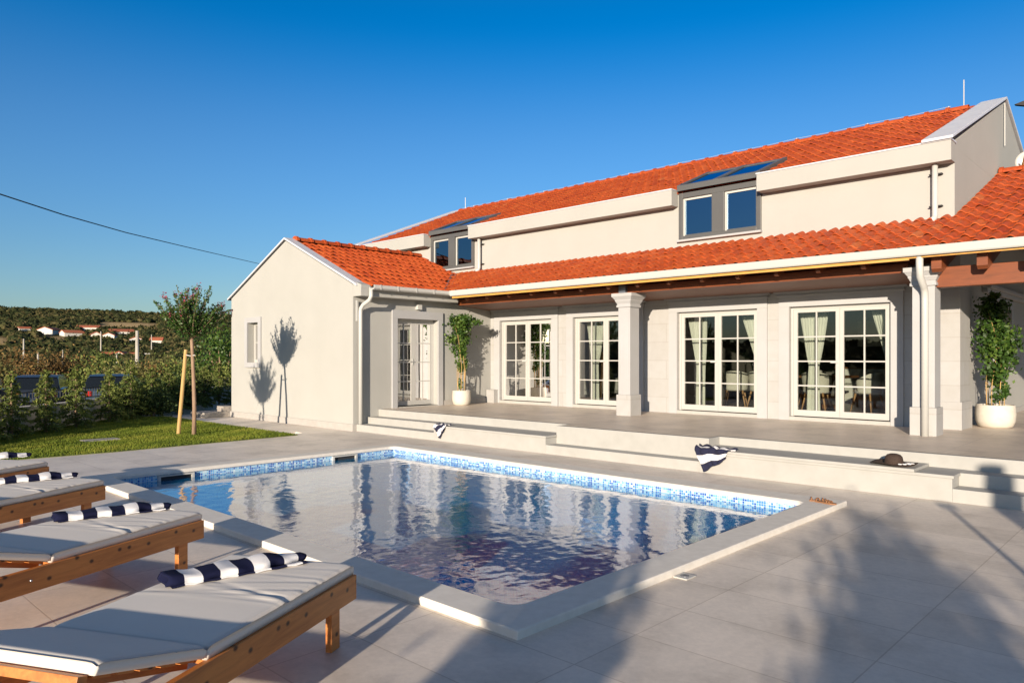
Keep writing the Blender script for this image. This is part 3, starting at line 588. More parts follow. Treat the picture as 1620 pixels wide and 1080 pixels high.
# gable window and patio window
def small_window(xf, s0, s1, z0, z1, sw, cols, rows, rec=-.24):
    m = MB(xf); m.box(s0 - sw, .002, z0 - sw * .9, s0, .045, z1 + sw); m.box(s1, .002, z0 - sw * .9, s1 + sw, .045, z1 + sw); m.box(s0, .002, z1, s1, .045, z1 + sw); m.box(s0, .002, z0 - sw * .9, s1, .07, z0)
    wn = m.build('window_surround', 'trim_stone', H, bevel=.004)
    D = MB(xf); D.box(s0, rec, z0, s0 + .07, rec + .06, z1); D.box(s1 - .07, rec, z0, s1, rec + .06, z1); D.box(s0 + .07, rec, z0, s1 - .07, rec + .06, z0 + .08); D.box(s0 + .07, rec, z1 - .07, s1 - .07, rec + .06, z1)
    ga, gb, ha, hb = s0 + .07, s1 - .07, z0 + .08, z1 - .07; vs_ = [ga + (gb - ga) * k / cols for k in range(1, cols)]
    for v in vs_: D.box(v - .015, rec + .01, ha, v + .015, rec + .05, hb)
    ed = [ga] + vs_ + [gb]
    for k in range(1, rows):
        zz = ha + (hb - ha) * k / rows
        for i_ in range(cols): D.box(ed[i_] + (.015 if i_ else 0), rec + .012, zz - .012, ed[i_ + 1] - (.015 if i_ < cols - 1 else 0), rec + .048, zz + .012)
    D.build('window_frame', 'door_cream', wn); MB(xf).box(ga, rec + .025, ha, gb, rec + .033, hb).build('pane', 'door_glass', wn)
small_window(GX, -19.48, -18.86, 1.57, 2.67, .15, 2, 2)
small_window(SX, 17.5, 19.0, 1.62, 2.75, .17, 2, 3, -.12)
MB(SX).box(16.3, .001, 2.95, 20.6, .10, 3.03).box(16.25, .001, 3.03, 20.65, .17, 3.10).build('cornice', 'trim_stone', H, bevel=.01)

# columns
for x0, x1, y0, y1, zt, lab in ((-9.12, -8.82, 12.86, 13.20, 3.06, None), (-3.42, -3.10, 12.80, 13.14, 3.12, None)):
    c = MB().box(x0, y0, .92, x1, y1, zt - .29).build('column', 'trim_stone', H, bevel=.006)
    MB().box(x0 - .03, y0 - .03, TZ, x1 + .03, y1 + .03, .92).build('column_base', 'facade_stone', c, bevel=.006)
    k = MB(); z = zt - .29
    for dz, e0, e1 in ((.045, .028, .028), (.035, .016, .016), (.05, .022, .045), (.03, .05, .05), (.06, .055, .095), (.07, .105, .105)):
        k.frustum(x0 - e0, y0 - e0, x1 + e0, y1 + e0, z, z + dz, e1 - e0); z += dz
    k.build('capital', 'trim_stone', c)
MB().box(-9.07, 12.80, 3.061, -8.90, 12.93, 3.22).build('beam_shoe', 'zinc', H)
# beams, rafters, fascia, soffit
MB().box(-14.2, 12.88, 3.065, -3.5, 13.06, 3.215).build('porch_beam', 'beam_wood', H, bevel=.006)
MB().box(-3.1, 12.88, 2.80, 3.0, 13.08, 3.11).build('patio_beam', 'beam_wood', H, bevel=.008)
MB().box(2.75, 12.80, TZ, 3.05, 13.12, 2.80).build('column', 'trim_stone', H, bevel=.006)
MB().extr([(13.061, 3.07), (14.249, 2.99), (14.249, 3.10), (13.061, 3.12)], 0, -14.379, -3.5).build('porch_soffit', 'soffit', H)
MB().box(-14.1, 13.061, 3.20, -3.16, 13.09, 3.50).build('beam_filler', 'beam_wood', H)
MB().box(-13.86, 12.36, 3.198, -3.35, 12.395, 3.243).build('fascia', 'fascia_wood', H)
MB().box(-3.35, 12.36, 3.222, 3.1, 12.395, 3.243).build('fascia', 'fascia_wood', H)
for i_ in range(14):
    x = -13.55 + .7285 * i_; MB().extr([(12.55, 3.17), (12.60, 3.14), (13.06, 3.30), (13.06, 3.42), (12.55, 3.24)], 0, x - .035, x + .035).build('rafter', 'beam_wood', H)
for i_ in range(10):
    x = -3.02 + .60 * i_; MB().extr([(12.56, 3.06), (12.62, 3.01), (17.6, 4.93), (17.6, 5.23), (12.56, 3.27)], 0, x - .07, x + .07).build('rafter', 'beam_wood', H)
# gutters and downpipes
def gutter(name, pts, ax, a, b): MB().extr(pts, ax, a, b).build(name, 'white_metal', H, bevel=.002)
gp = [(12.265, 3.385), (12.285, 3.27), (12.30, 3.25), (12.46, 3.245), (12.46, 3.33), (12.44, 3.33), (12.44, 3.262), (12.312, 3.266), (12.30, 3.28), (12.28, 3.375)]
gutter('gutter', gp, 0, -13.86, 3.2)
gw = [(-13.86, 3.375), (-13.86, 3.30), (-13.89, 3.27), (-14.05, 3.265), (-14.05, 3.33), (-14.02, 3.33), (-14.02, 3.29), (-13.90, 3.29), (-13.88, 3.31), (-13.88, 3.375)]
gutter('gutter', gw, 1, 9.98, 12.46)
for yy in (10.15, 10.65, 11.2, 11.75, 12.25): MB().box(-13.856, yy, 3.268, -13.85, yy + .035, 3.38).build('gutter_bracket', 'white_metal', H)
MB().box(-14.379, 9.755, 3.12, -14.06, 12.75, 3.30).build('eaves_box', 'stucco', H, bevel=.006)
MB().extr([(-14.38, 3.30), (-14.06, 3.30), (-14.06, 3.38), (-14.38, 3.48)], 1, 9.765, 10.02).build('eaves_end', 'stucco', H)
def pipe(name, pts, r=.05, lab=None): return MB().tube(pts, r, 14).build(name, 'white_metal', H, smooth=True, label=lab)
p = pipe('downpipe', [(-13.98, 9.98, 3.27), (-13.98, 9.98, 3.12), (-14.02, 9.96, 3.03), (-14.20, 9.92, 2.93), (-14.27, 9.90, 2.84), (-14.28, 9.90, 2.75), (-14.28, 9.90, .16)], .047)
MB().box(-14.33, 9.80, 2.55, -14.30, 9.84, 3.03).build('pipe_bracket', 'white_metal', p)
p = pipe('downpipe', [(-3.21, 12.40, 3.28), (-3.21, 12.40, 3.10), (-3.21, 12.42, 2.95), (-3.215, 12.64, 2.80), (-3.215, 12.70, 2.72), (-3.215, 12.71, 2.6), (-3.215, 12.71, TZ)], .052)
for x, y, zb in ((-3.42, 14.13, 4.05), (-14.72, 14.13, 4.10)):
    p = pipe('downpipe', [(x, y, 5.02), (x, y, zb + .10), (x - .005, y - .02, zb + .04), (x - .03, y - .10, zb)], .047)
    for z in (4.85, 4.30): MB().box(x - .10, y + .03, z, x + .10, y + .12, z + .02).build('pipe_bracket', 'dark_metal', p)
# lamps, rods, roof wire
MB(WX).box(11.60, .001, 2.90, 11.74, .10, 3.03).build('wall_lamp', 'white_metal', H, bevel=.005)
MB().tube([(-20.42, 9.76, 3.08), (-20.42, 9.62, 3.06), (-20.42, 9.52, 3.0)], .025).box(-20.50, 9.42, 2.93, -20.36, 9.52, 3.03).build('security_light', 'dark_metal', H)
for x, zt in ((-3.9, 7.78), (-19.95, 7.62)): MB().tube([(x - .12, 18.45, 7.18), (x, 18.45, 7.22), (x, 18.45, zt)], .011, 6).build('lightning_rod', 'white_metal', H)
pts = [(-20.3 + i * .85, 18.45, 7.30 + (.02 if i % 2 else 0) - .06) for i in range(20)]
MB().tube(pts, .004, 5).build('roof_wire', 'white_metal', H)
for x in np.arange(-19.5, -4, 1.7): MB().box(x, 18.44, 7.2, x + .02, 18.46, 7.27).build('wire_holder', 'white_metal', H)
MB().tube([(-3.12, 18.30, 7.05), (-3.12, 18.30, 6.15)], .012, 6).build('earth_wire', 'white_metal', H)
# interior
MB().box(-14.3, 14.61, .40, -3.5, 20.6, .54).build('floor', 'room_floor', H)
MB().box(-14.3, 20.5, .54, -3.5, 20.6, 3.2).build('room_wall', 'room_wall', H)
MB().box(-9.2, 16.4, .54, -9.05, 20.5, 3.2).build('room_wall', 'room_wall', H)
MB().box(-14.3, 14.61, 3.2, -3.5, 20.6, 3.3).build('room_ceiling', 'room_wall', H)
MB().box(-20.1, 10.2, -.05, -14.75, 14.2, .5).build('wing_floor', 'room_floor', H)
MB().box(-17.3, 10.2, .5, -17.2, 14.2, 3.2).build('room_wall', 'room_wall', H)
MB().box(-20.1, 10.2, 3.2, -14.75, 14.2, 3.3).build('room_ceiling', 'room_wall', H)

# ---------------------------------------------------------------- inside, seen through the glass
def curtain(x, wt, wm, lab, yb=14.74, xb=None, cut=1):
    xb = x if xb is None else xb; V = []; nz, nx_ = 26, 30
    for i in range(nz + 1):
        z = 2.72 - (2.72 - .58) * i / nz; t = (2.72 - z) / 2.14
        if t < .55: k = t / .55; wd = wt * (1 - k) ** .8 + wm * (1 - (1 - k) ** .8); cx = x + (xb - x) * k
        else: k = (t - .55) / .45; wd = wm + (wt * .45 - wm) * k ** .7; cx = xb
        for j in range(nx_ + 1):
            s = j / nx_ - .5; V.append((cx + s * wd, yb + .035 * math.sin(j * 1.9 + .6 * math.sin(i * .2)) + .01 * math.sin(j * 4.1), z))
    F = np.array([(i * (nx_ + 1) + j, i * (nx_ + 1) + j + 1, (i + 1) * (nx_ + 1) + j + 1, (i + 1) * (nx_ + 1) + j) for i in range(nz) for j in range(nx_)])
    o = newmesh('curtain', V, F, 'curtain', smooth=True); tag(o, lab, 'curtain', 'pale curtains behind the french doors')
curtain(-13.75, .62, .16, 'pale green curtain gathered behind the left leaf of the first facade door')
curtain(-12.75, .40, .14, 'pale curtain hanging behind the right leaf of the first facade door')
curtain(-11.15, .60, .18, 'pale green curtain in the door half hidden by the middle column')
curtain(-8.32, .50, .22, 'pale green curtain at the left side of the third facade door', xb=-8.22)
curtain(-6.98, .62, .14, 'pale green curtain at the right side of the third facade door', xb=-6.82)
curtain(-5.72, .60, .20, 'pale green curtain at the left side of the widest rightmost door')
curtain(-4.42, .50, .12, 'pale green curtain at the right side of the rightmost door', xb=-4.28)
for k, (y, w_) in enumerate(((11.55, .5), (12.10, .42))):
    V = [(-14.86 + .03 * math.sin(j * 2.1), y + w_ * (j / 24 - .5) * (1 - .35 * math.sin(math.pi * i / 12)), 2.7 - 2.15 * i / 12) for i in range(13) for j in range(25)]
    F = np.array([(i * 25 + j, i * 25 + j + 1, (i + 1) * 25 + j + 1, (i + 1) * 25 + j) for i in range(12) for j in range(24)])
    tag(newmesh('curtain', V, F, 'curtain', smooth=True), ('pale curtain behind the left leaf of the door beside the downpipe', 'pale curtain behind the right leaf of the wing door near the potted vine')[k], 'curtain', 'pale curtains behind the french doors')
FZ = .54
T = empty('dining_table', (-6.9, 16.9, FZ), 'dark wooden dining table with a round pedestal behind the right glass doors', 'table')
MB().box(-8.0, 16.35, FZ + .71, -5.75, 17.45, FZ + .76).build('table_top', 'table_wood', T, bevel=.01)
for x in (-7.5, -6.25): MB().lathe([(.04, .02), (.28, .02), (.28, .06), (.10, .12), (.07, .3), (.10, .5), (.14, .66), (.2, .71)], (x, 16.9, FZ), 16).build('pedestal', 'table_wood', T, smooth=True)
def make_chair():
    r = empty('dining_chair', (0, 0, 0), 'x', 'chair', 'pale upholstered dining chairs round the table')
    V = []; ns, nh = 21, 8
    for i in range(nh + 1):
        for j in range(ns):
            t = -1.9 + 3.8 * j / (ns - 1); z = .42 + .44 * (i / nh) * (1 - .45 * (abs(t) / 1.9) ** 2); rr_ = .27 + .04 * i / nh; V.append((rr_ * math.sin(t), -rr_ * .92 * math.cos(t), z))
    F = [(i * ns + j, i * ns + j + 1, (i + 1) * ns + j + 1, (i + 1) * ns + j) for i in range(nh) for j in range(ns - 1)]
    b = newmesh('backrest', V, F, 'chair_fabric', r, smooth=True); m = b.modifiers.new('s', 'SOLIDIFY'); m.thickness = .045
    MB().lathe([(.0, .40), (.25, .40), (.275, .43), (.275, .48), (.24, .51), (0, .52)], (0, 0, 0), 20, 1, .95).build('seat', 'chair_fabric', r, smooth=True)
    for sx in (-1, 1):
        for sy in (-1, 1): MB().tube([(sx * .17, sy * .16, .42), (sx * .25, sy * .24, 0)], [.024, .014], 8).build('leg', 'light_wood', r, smooth=True)
    return r
ch = make_chair()
CH = [(-8.0, 15.95, 20, 'pale tub chair with wooden legs, left of the middle of the third door'), (-7.35, 15.95, -8, 'pale tub chair close behind the right leaf of the third facade door'), (-6.15, 16.0, 5, 'pale chair behind the left leaf of the rightmost door, by the table end'),
      (-5.25, 16.45, 75, 'pale chair turned sideways behind the right leaf of the rightmost door'), (-7.0, 17.95, 180, 'pale chair on the far side of the dining table')]
for i, (x, y, a, lab) in enumerate(CH):
    c = ch if i == 0 else copy_tree(ch); c['label'] = lab; c.location = (x, y, FZ); c.rotation_euler.z = R(a)
K = empty('kitchen_cabinet', (-5.6, 19.9, FZ), 'white kitchen base and wall cabinets at the back of the dining room', 'cabinet')
MB().box(-7.0, 19.6, FZ, -3.9, 20.2, FZ + .88).build('base_unit', 'cabinet', K)
MB().box(-7.05, 19.55, FZ + .88, -3.85, 20.2, FZ + .92).build('worktop', 'table_wood', K)
for i in range(5): MB().box(-6.97 + i * .61, 19.57, FZ + .1, -6.40 + i * .61, 19.60, FZ + .84).build('cupboard_door', 'cabinet', K, bevel=.004)
MB().box(-6.6, 19.9, FZ + 1.45, -4.2, 20.2, FZ + 2.1).build('wall_unit', 'cabinet', K)

# ---------------------------------------------------------------- potted climbers
def potted(x, y, rp, hp, lab, seed, top, arms):
    rs = np.random.RandomState(seed); P = empty('potted_plant', (x, y, TZ), lab, 'potted plant')
    MB().lathe([(.001, 0), (rp * .72, 0), (rp * .86, .03), (rp * .97, hp * .3), (rp, hp * .6), (rp * .96, hp * .97), (rp * .95, hp), (rp * .86, hp), (rp * .86, hp - .05), (.001, hp - .05)], (x, y, TZ), 36).build('pot', 'pot', P, smooth=True)
    MB().lathe([(.001, hp - .035), (rp * .87, hp - .035)], (x, y, TZ), 24).build('soil', 'soil', P)
    m = MB(); pts = []
    for k in range(7):
        a = 6.28 * k / 7; px_, py_ = x + math.cos(a) * rp * .42, y + math.sin(a) * rp * .42; path = []
        for i in range(9):
            t = i / 8; path.append((px_ + .10 * math.sin(t * 5 + k) * t + (x - px_) * .4 * t, py_ + .07 * math.cos(t * 6 + k * 2) * t, TZ + hp - .05 + (top - TZ - hp) * .92 * t))
        m.tube(path, [.009 - .006 * i / 8 for i in range(9)], 6)
    m.build('stem', 'stake', P, smooth=True)
    pts = []; rn = []
    for (cx, cz, rx, rz, n) in arms:
        clumps = max(5, int(n / 60)); p, r_ = crown_points(n, (x + cx, y, cz), (rx, min(rx, .30), rz), clumps, .5, .2); pts.append(p); rn.append(r_)
    pts = np.concatenate(pts); rn = np.concatenate(rn)
    foliage('foliage', P, pts, rn, .075, 'leaf_green', aspect=.62)
potted(-14.05, 12.86, .245, .38, 'slim climber in a round cream pot beside the wing door, thick only at its top', 3, 2.75,
       [(-.08, 2.62, .38, .26, 1100), (.28, 2.62, .34, .12, 330), (-.14, 2.25, .30, .30, 800), (-.02, 1.90, .20, .30, 600), (.02, 1.5, .15, .25, 260), (.0, 1.05, .10, .15, 60), (-.3, 2.70, .15, .12, 120)])
potted(-2.74, 15.25, .31, .40, 'bushy climber in a round cream pot under the patio roof at the right', 5, 2.7,
       [(-.03, 2.55, .24, .30, 600), (.0, 2.15, .33, .36, 1500), (.02, 1.75, .30, .34, 1200), (-.02, 1.40, .24, .28, 600), (.08, 1.08, .15, .22, 300), (.28, 1.95, .12, .2, 130), (-.05, 2.78, .14, .12, 120)])

# ---------------------------------------------------------------- crape myrtles
def myrtle(x, y, lab, seed, stake=True):
    rs = random.Random(seed); r = empty('crape_myrtle', (x, y, 0), lab, 'tree')
    fk = Vector((x - .12, y, 2.12)); tr = MB(); tr.tube([(x, y, 0), (x + .02, y, .6), (x - .03, y, 1.3), (x - .10, y, 1.95), fk], [.05, .043, .038, .036, .038], 10)
    P = []; rn = []; FP = []
    for k in range(7):
        a = 6.28 * k / 7 + rs.uniform(-.3, .3); tr.tube([fk, fk + Vector((math.cos(a) * .09, math.sin(a) * .09, .10)), fk + Vector((math.cos(a) * .22, math.sin(a) * .22, .28))], [.03, .022, .013], 7)
    for k in range(80):
        a = rs.uniform(0, 6.28); tl = rs.uniform(0, 1) ** .7 * 1.02; L = rs.uniform(.75, 1.22) * (1.05 - .28 * tl)
        dv = Vector((math.cos(a) * math.sin(tl), math.sin(a) * math.sin(tl), math.cos(tl))); b0 = fk + Vector((dv.x * .12, dv.y * .12, .05)); path = []
        for i in range(6):
            t = i / 5; path.append(b0 + dv * L * t + Vector((0, 0, .10 * t * t * tl)) + Vector((rs.uniform(-.015, .015), rs.uniform(-.015, .015), 0)))
        tr.tube(path, [.009 * (1 - .75 * i / 5) for i in range(6)], 4, False)
        for i in range(92):
            t = rs.uniform(.10, .97); q = path[min(4, int(t * 5))].lerp(path[min(5, int(t * 5) + 1)], t * 5 % 1); sp = .056 * (1.2 - .85 * t)
            P.append(q + Vector((rs.gauss(0, sp), rs.gauss(0, sp), rs.gauss(0, sp)))); rn.append(.2 + .8 * rs.random() * t)
        if rs.random() < .42:
            for i in range(13): FP.append(path[5] + Vector((rs.gauss(0, .02), rs.gauss(0, .02), rs.uniform(-.09, .05))))
    tr.build('trunk', 'bark', r, smooth=True); P = np.array([p[:] for p in P]); foliage('crown', r, P, np.array(rn), .060, 'leaf_green', aspect=.5)
    FP = np.array([p[:] for p in FP]); foliage('blossom', r, FP, RN.uniform(0, 1, len(FP)), .034, 'flower', aspect=.8)
    return r
myrtle(-16.06, 6.80, 'young standard tree with a round crown of upright shoots and pink blossom on the lawn', 1)
myrtle(-14.95, 1.75, 'second young standard tree on the lawn, outside the picture to the left', 2)
for (a, b, lab) in (((-16.45, 6.62, 0), (-16.29, 6.72, 1.88), 'pale wooden stake leaning beside the young tree on the lawn'), ((-15.35, 1.6, 0), (-15.17, 1.68, 1.88), 'wooden stake beside the second young tree, outside the picture')):
    s_ = MB().tube([a, b], [.042, .038], 10).build('tree_stake', 'stake', smooth=False); tag(s_, lab, 'stake')
    MB().tube([(b[0] + .02, b[1], 1.76), (b[0] + .12, b[1] + .05, 1.74), (b[0] + .24, b[1] + .1, 1.76)], .012, 5).build('tie', 'white_metal', s_)

# ---------------------------------------------------------------- boundary wall, fence, conifers
wl = MB(); p0, p1 = Vector((-12.6, -2.29)), Vector((-28.5, 13.61)); dd = (p1 - p0).normalized(); nn = Vector((dd.y, -dd.x))
def along(s, n, z): v = p0 + dd * s - nn * n * 1.0; return (v.x, v.y, z)
L = (p1 - p0).length; outw = lambda s, n, z: (p0.x + dd.x * s - abs(nn.x) * n, p0.y + dd.y * s - abs(nn.y) * n, z)
MB(outw).box(0, 0, -.9, L, .22, .56).box(-.03, -.03, .56, L, .25, .60).build('boundary_wall', 'boundary', bevel=.006)
tag(bpy.data.objects['boundary_wall'], 'low rendered garden wall with a pale coping behind the conifers', 'wall')
fe = empty('metal_fence', outw(0, .11, .60), 'thin dark vertical bar fence standing on the low garden wall', 'fence')
for z in (.66, .90): MB(outw).box(0, .10, z, L, .125, z + .025).build('rail', 'dark_metal', fe)
m = MB(outw)
for i in range(int(L / .12)): m.box(i * .12 + .03, .105, .685, i * .12 + .045, .12, .90)
b_ = m.build('bar', 'dark_metal', fe); b_['kind'] = 'stuff'
for i in range(int(L / 2) + 1): MB(outw).box(i * 2.0, .09, .60, i * 2.0 + .04, .135, .95).build('post', 'dark_metal', fe)

def conifer(x, y, h, lab, seed, wdt=.55, grp='young conifers in a row along the garden wall', dens=1.0):
    rs = random.Random(seed); z0 = 0.0; r = empty('conifer', (x, y, z0), lab, 'conifer', grp); tr = MB().tube([(x, y, z0), (x + .02, y, z0 + h * .5), (x, y, z0 + h)], [.035, .022, .006], 7)
    P = []; rn = []; nb = int(46 * dens)
    for k in range(nb):
        t = (k + .5) / nb; z = z0 + .08 + (h - .10) * t; a = k * 2.4 + rs.uniform(-.5, .5); L_ = wdt * (1 - t) ** .75 * rs.uniform(.65, 1.2) + .07; dv = Vector((math.cos(a), math.sin(a), 0)); path = []
        for i in range(5): s = i / 4; path.append(Vector((x, y, z)) + dv * L_ * s + Vector((0, 0, .30 * L_ * s - .42 * L_ * s * s)))
        tr.tube(path, [.009, .007, .005, .004, .002], 4, False)
        for i in range(int(85 * (L_ / .4))):
            s = rs.random() ** .7; q = path[min(3, int(s * 4))].lerp(path[min(4, int(s * 4) + 1)], (s * 4) % 1); lat = Vector((-dv.y, dv.x, 0)) * rs.uniform(-1, 1) * .17 * L_ * (1.25 - s) * 2
            P.append(q + lat + Vector((0, 0, rs.gauss(0, .018) - abs(lat.length) * .25))); rn.append(min(1, .15 + .7 * s * rs.uniform(.5, 1.3)))
    for i in range(40): P.append(Vector((x + rs.gauss(0, .02), y + rs.gauss(0, .02), z0 + h * rs.uniform(.86, 1.02)))); rn.append(.9)
    tr.build('trunk', 'bark', r, smooth=True); P = np.array([p[:] for p in P]); foliage('crown', r, P, np.array(rn), .085, 'leaf_cedar', aspect=.30)
CON = [(-17.48, 3.23, 1.45), (-18.12, 3.87, 1.38), (-18.95, 4.70, 1.42), (-19.79, 5.54, 1.46), (-20.88, 6.63, 1.36), (-21.68, 7.43, 1.60), (-22.56, 8.31, 1.40), (-23.39, 9.14, 1.34), (-24.46, 10.21, 1.46), (-25.3, 11.05, 1.36), (-26.3, 12.05, 1.5)]
ORD = ['conifer in the garden row just outside the picture at the left', 'feathery young conifer at the left edge, first in the row before the low wall', 'second feathery conifer from the left edge, before the left car', 'third conifer from the left, between the two dark parked cars', 'fourth conifer from the left, before the middle of the right car',
       'fifth conifer from the left, tallest, before the tail of the right car', 'sixth conifer from the left, where the row grows dense', 'seventh conifer from the left, just left of the leaning stake', 'conifer standing behind the trunk of the young lawn tree', 'conifer right of the lawn tree trunk, before the house corner', 'last conifer of the row, beside the left corner of the house']
for i, ((x, y, h), lab) in enumerate(zip(CON, ORD)): conifer(x, y, h, lab, 20 + i, .58 if i > 4 else .42)
DB = [(-22.2, 7.35, 1.0), (-22.9, 8.05, 1.05), (-23.9, 9.1, 1.15), (-24.8, 10.0, 1.2), (-21.9, 8.1, .8)]
DL = ['low dark shrub between the fifth and sixth conifers', 'low dark shrub under the sixth conifer', 'dark shrub behind the lawn left of the tree trunk', 'dark shrub behind the lawn right of the tree trunk', 'smallest dark shrub at the back edge of the lawn']
def shrub(x, y, z0, h, rx, lab, seed, mat, n=2600, size=.1, grp=None, name='shrub', cat='shrub', clumps=34, trunk=True):
    r = empty(name, (x, y, z0), lab, cat, grp); rs = random.Random(seed)
    if trunk:
        t = MB()
        for k in range(5):
            a = 6.28 * k / 5 + rs.random(); t.tube([(x, y, z0 - .2), (x + math.cos(a) * rx * .15, y + math.sin(a) * rx * .15, z0 + h * .35), (x + math.cos(a) * rx * .5, y + math.sin(a) * rx * .5, z0 + h * .75)], [.05 * h / 2, .03 * h / 2, .01], 6)
        t.build('trunk', 'bark', r, smooth=True)
    P, rn = crown_points(n, (x, y, z0 + h * .52), (rx, rx, h * .52), clumps, .42, .35)
    P[:, 2] = np.maximum(P[:, 2], z0 + .02); foliage('crown', r, P, rn, size, mat, aspect=.55); return r
for i, ((x, y, h), lab) in enumerate(zip(DB, DL)): shrub(x, y, 0, h, .62, lab, 60 + i, 'leaf_dark', 2600, .075, 'dark shrubs at the back of the lawn')
# trees beyond the road
MID = [(-41.1, 7.8, 1.9, 'olive'), (-44.8, 9.8, 2.2, 'rust'), (-52.3, 12.4, 1.8, 'rust'), (-45.3, 12.1, 1.9, 'rust'), (-36.9, 10.4, 1.5, 'cedar'), (-48.5, 14.6, 2.3, 'cedar'), (-54.1, 17.6, 1.9, 'dark'), (-38.4, 13.1, 1.6, 'olive'), (-41.8, 15.4, 1.5, 'rust'),
       (-47.5, 18.3, 2.0, 'olive'), (-38.7, 15.65, 1.75, 'cedar'), (-52.1, 22.2, 1.9, 'dark'), (-41.4, 18.55, 2.1, 'olive'), (-33.2, 15.4, 3.4, 'green'), (-30.8, 4.6, 1.2, 'olive'), (-29.0, 13.9, 1.4, 'cedar'), (-62, 26, 1.6, 'dark'), (-66, 19, 1.2, 'dark'), (-60, 14, 1.5, 'olive'), (-72, 28, .9, 'rust'),
       (-34, 13.0, 1.0, 'olive'), (-36.5, 16.8, 1.3, 'olive'), (-58, 20, 1.2, 'olive'), (-33.5, 14.2, 1.5, 'cedar'), (-31, 14.6, 1.2, 'olive')]
ML = ['olive bush at the far left edge above the left car', 'rust brown bush above the left conifer, near the tall concrete pole row', 'brown bush behind the left car roof, small and far', 'reddish brown bush between the two cars, beyond the road', 'bright yellow green tree behind the third conifer', 'broad yellow green tree above the roof of the right car', 'dark tree below the orange roofed houses', 'olive bush just left of the pale concrete pole',
      'rusty bush just right of the pale concrete pole', 'olive tree behind the seventh conifer', 'yellow green tree left of the leaning stake', 'far dark tree seen past the stake top', 'olive tree right of the lawn tree trunk, mid height', 'tall loose green tree showing at the left corner of the house', 'low dry olive bush at the left edge of the road', 'yellow green bush beside the lower left house corner',
      'dark far tree behind the concrete pole', 'dark far tree above the left car', 'far olive tree above the second conifer', 'farthest rust brown bush in the valley', 'low olive bush beyond the fence behind the stake', 'olive bush beyond the fence next to the house corner', 'far olive bush above the right car', 'yellow green bush between stake and house corner', 'small olive bush close beside the house corner']
for i, ((x, y, top, k), lab) in enumerate(zip(MID, ML)):
    z0 = float(hz(np.array(x), np.array(y))); h = top - z0; shrub(x, y, z0, h * .92, h * (.55 if k != 'green' else .34), lab, 100 + i, {'olive': 'leaf_olive', 'rust': 'leaf_rust', 'cedar': 'leaf_cedar', 'dark': 'leaf_dark', 'green': 'leaf_green'}[k], 3600, .15, 'trees and bushes beyond the road', 'tree', 'tree', 46)

# ---------------------------------------------------------------- parked cars
def car(x, y, rot, body, lab, s=1.0):
    r = empty('parked_car', (0, 0, 0), lab, 'car', 'cars parked beyond the garden wall'); W = .90
    prof = [(-2.15, .35), (-2.2, .62), (-2.12, .92), (-1.9, 1.02), (-1.1, 1.05), (1.05, 1.0), (1.95, .88), (2.15, .66), (2.18, .35)]
    b = MB(); xs = [-W, -W + .06, W - .06, W]; V = []
    for q, ins in ((-W, .05), (-W + .07, 0), (W - .07, 0), (W, .05)): V += [(a * (1 - ins * .3), q, z - (ins * .6 if z > .9 else -ins * .5 if z < .4 else 0)) for a, z in prof]
    n = len(prof); F = [(q * n + i, (q + 1) * n + i, (q + 1) * n + (i + 1) % n, q * n + (i + 1) % n) for q in range(3) for i in range(n)] + [tuple(range(n)), tuple(3 * n + i for i in range(n - 1, -1, -1))]
    b.add(V, F).build('body', body, r, bevel=.03)
    cp = [(-1.98, 1.0), (-1.62, 1.42), (-1.3, 1.50), (.1, 1.50), (.55, 1.42), (1.15, 1.0)]; V = []
    for q, k in ((-W + .06, 0), (W - .06, 0)): V += [(a, q * (1 - .17 * (z - 1.0) / .5), z) for a, z in cp]
    m = len(cp); MB().add(V, [tuple(range(m)), tuple(range(2 * m - 1, m - 1, -1))] + [(i, m + i, m + (i + 1) % m, (i + 1) % m) for i in range(m)]).build('window', 'car_glass', r, bevel=.02)
    MB().extr([(-1.55, 1.46), (-1.3, 1.525), (.1, 1.525), (.5, 1.455), (.1, 1.49), (-1.3, 1.49)], 1, -.70, .70).build('roof', body, r)
    for sx in (-1, 1):
        MB().box(-2.21, sx * .62 - .14, .70, -2.08, sx * .62 + .14, .90).build('tail_light', 'red_lamp', r, bevel=.02)
        MB().box(2.05, sx * .64 - .16, .62, 2.2, sx * .64 + .16, .76).build('headlight', 'plate', r, bevel=.02)
        for px_ in (-1.32, 1.32):
            w1 = MB(lambda a, b_, c: (px_ + a, sx * .80 + c, .33 + b_)).lathe([(.001, -.1), (.33, -.1), (.34, 0), (.33, .1), (.001, .1)], (0, 0, 0), 22).build('tyre', 'tyre', r)
            MB(lambda a, b_, c: (px_ + a, sx * .80 + c, .33 + b_)).lathe([(.001, -.108), (.2, -.108), (.2, .108), (.001, .108)], (0, 0, 0), 16).build('rim', 'zinc', w1)
    MB().box(-2.23, -.26, .52, -2.19, .26, .64).build('number_plate', 'plate', r)
    r.location = (x, y, float(hz(np.array(x), np.array(y))) + .28); r.rotation_euler.z = rot; r.scale = (s, s, s)
# the rear faces the camera, three quarter view
car(-33.5, 10.9, R(152), 'car_blue', 'dark blue estate car with a red tail light behind the fourth conifer')
car(-34.6, 8.5, R(158), 'car_dark', 'dark grey car behind the second conifer, left of the blue one')
car(-35.1, 6.3, R(160), 'car_silver', 'grey car cut off by the left edge of the picture')

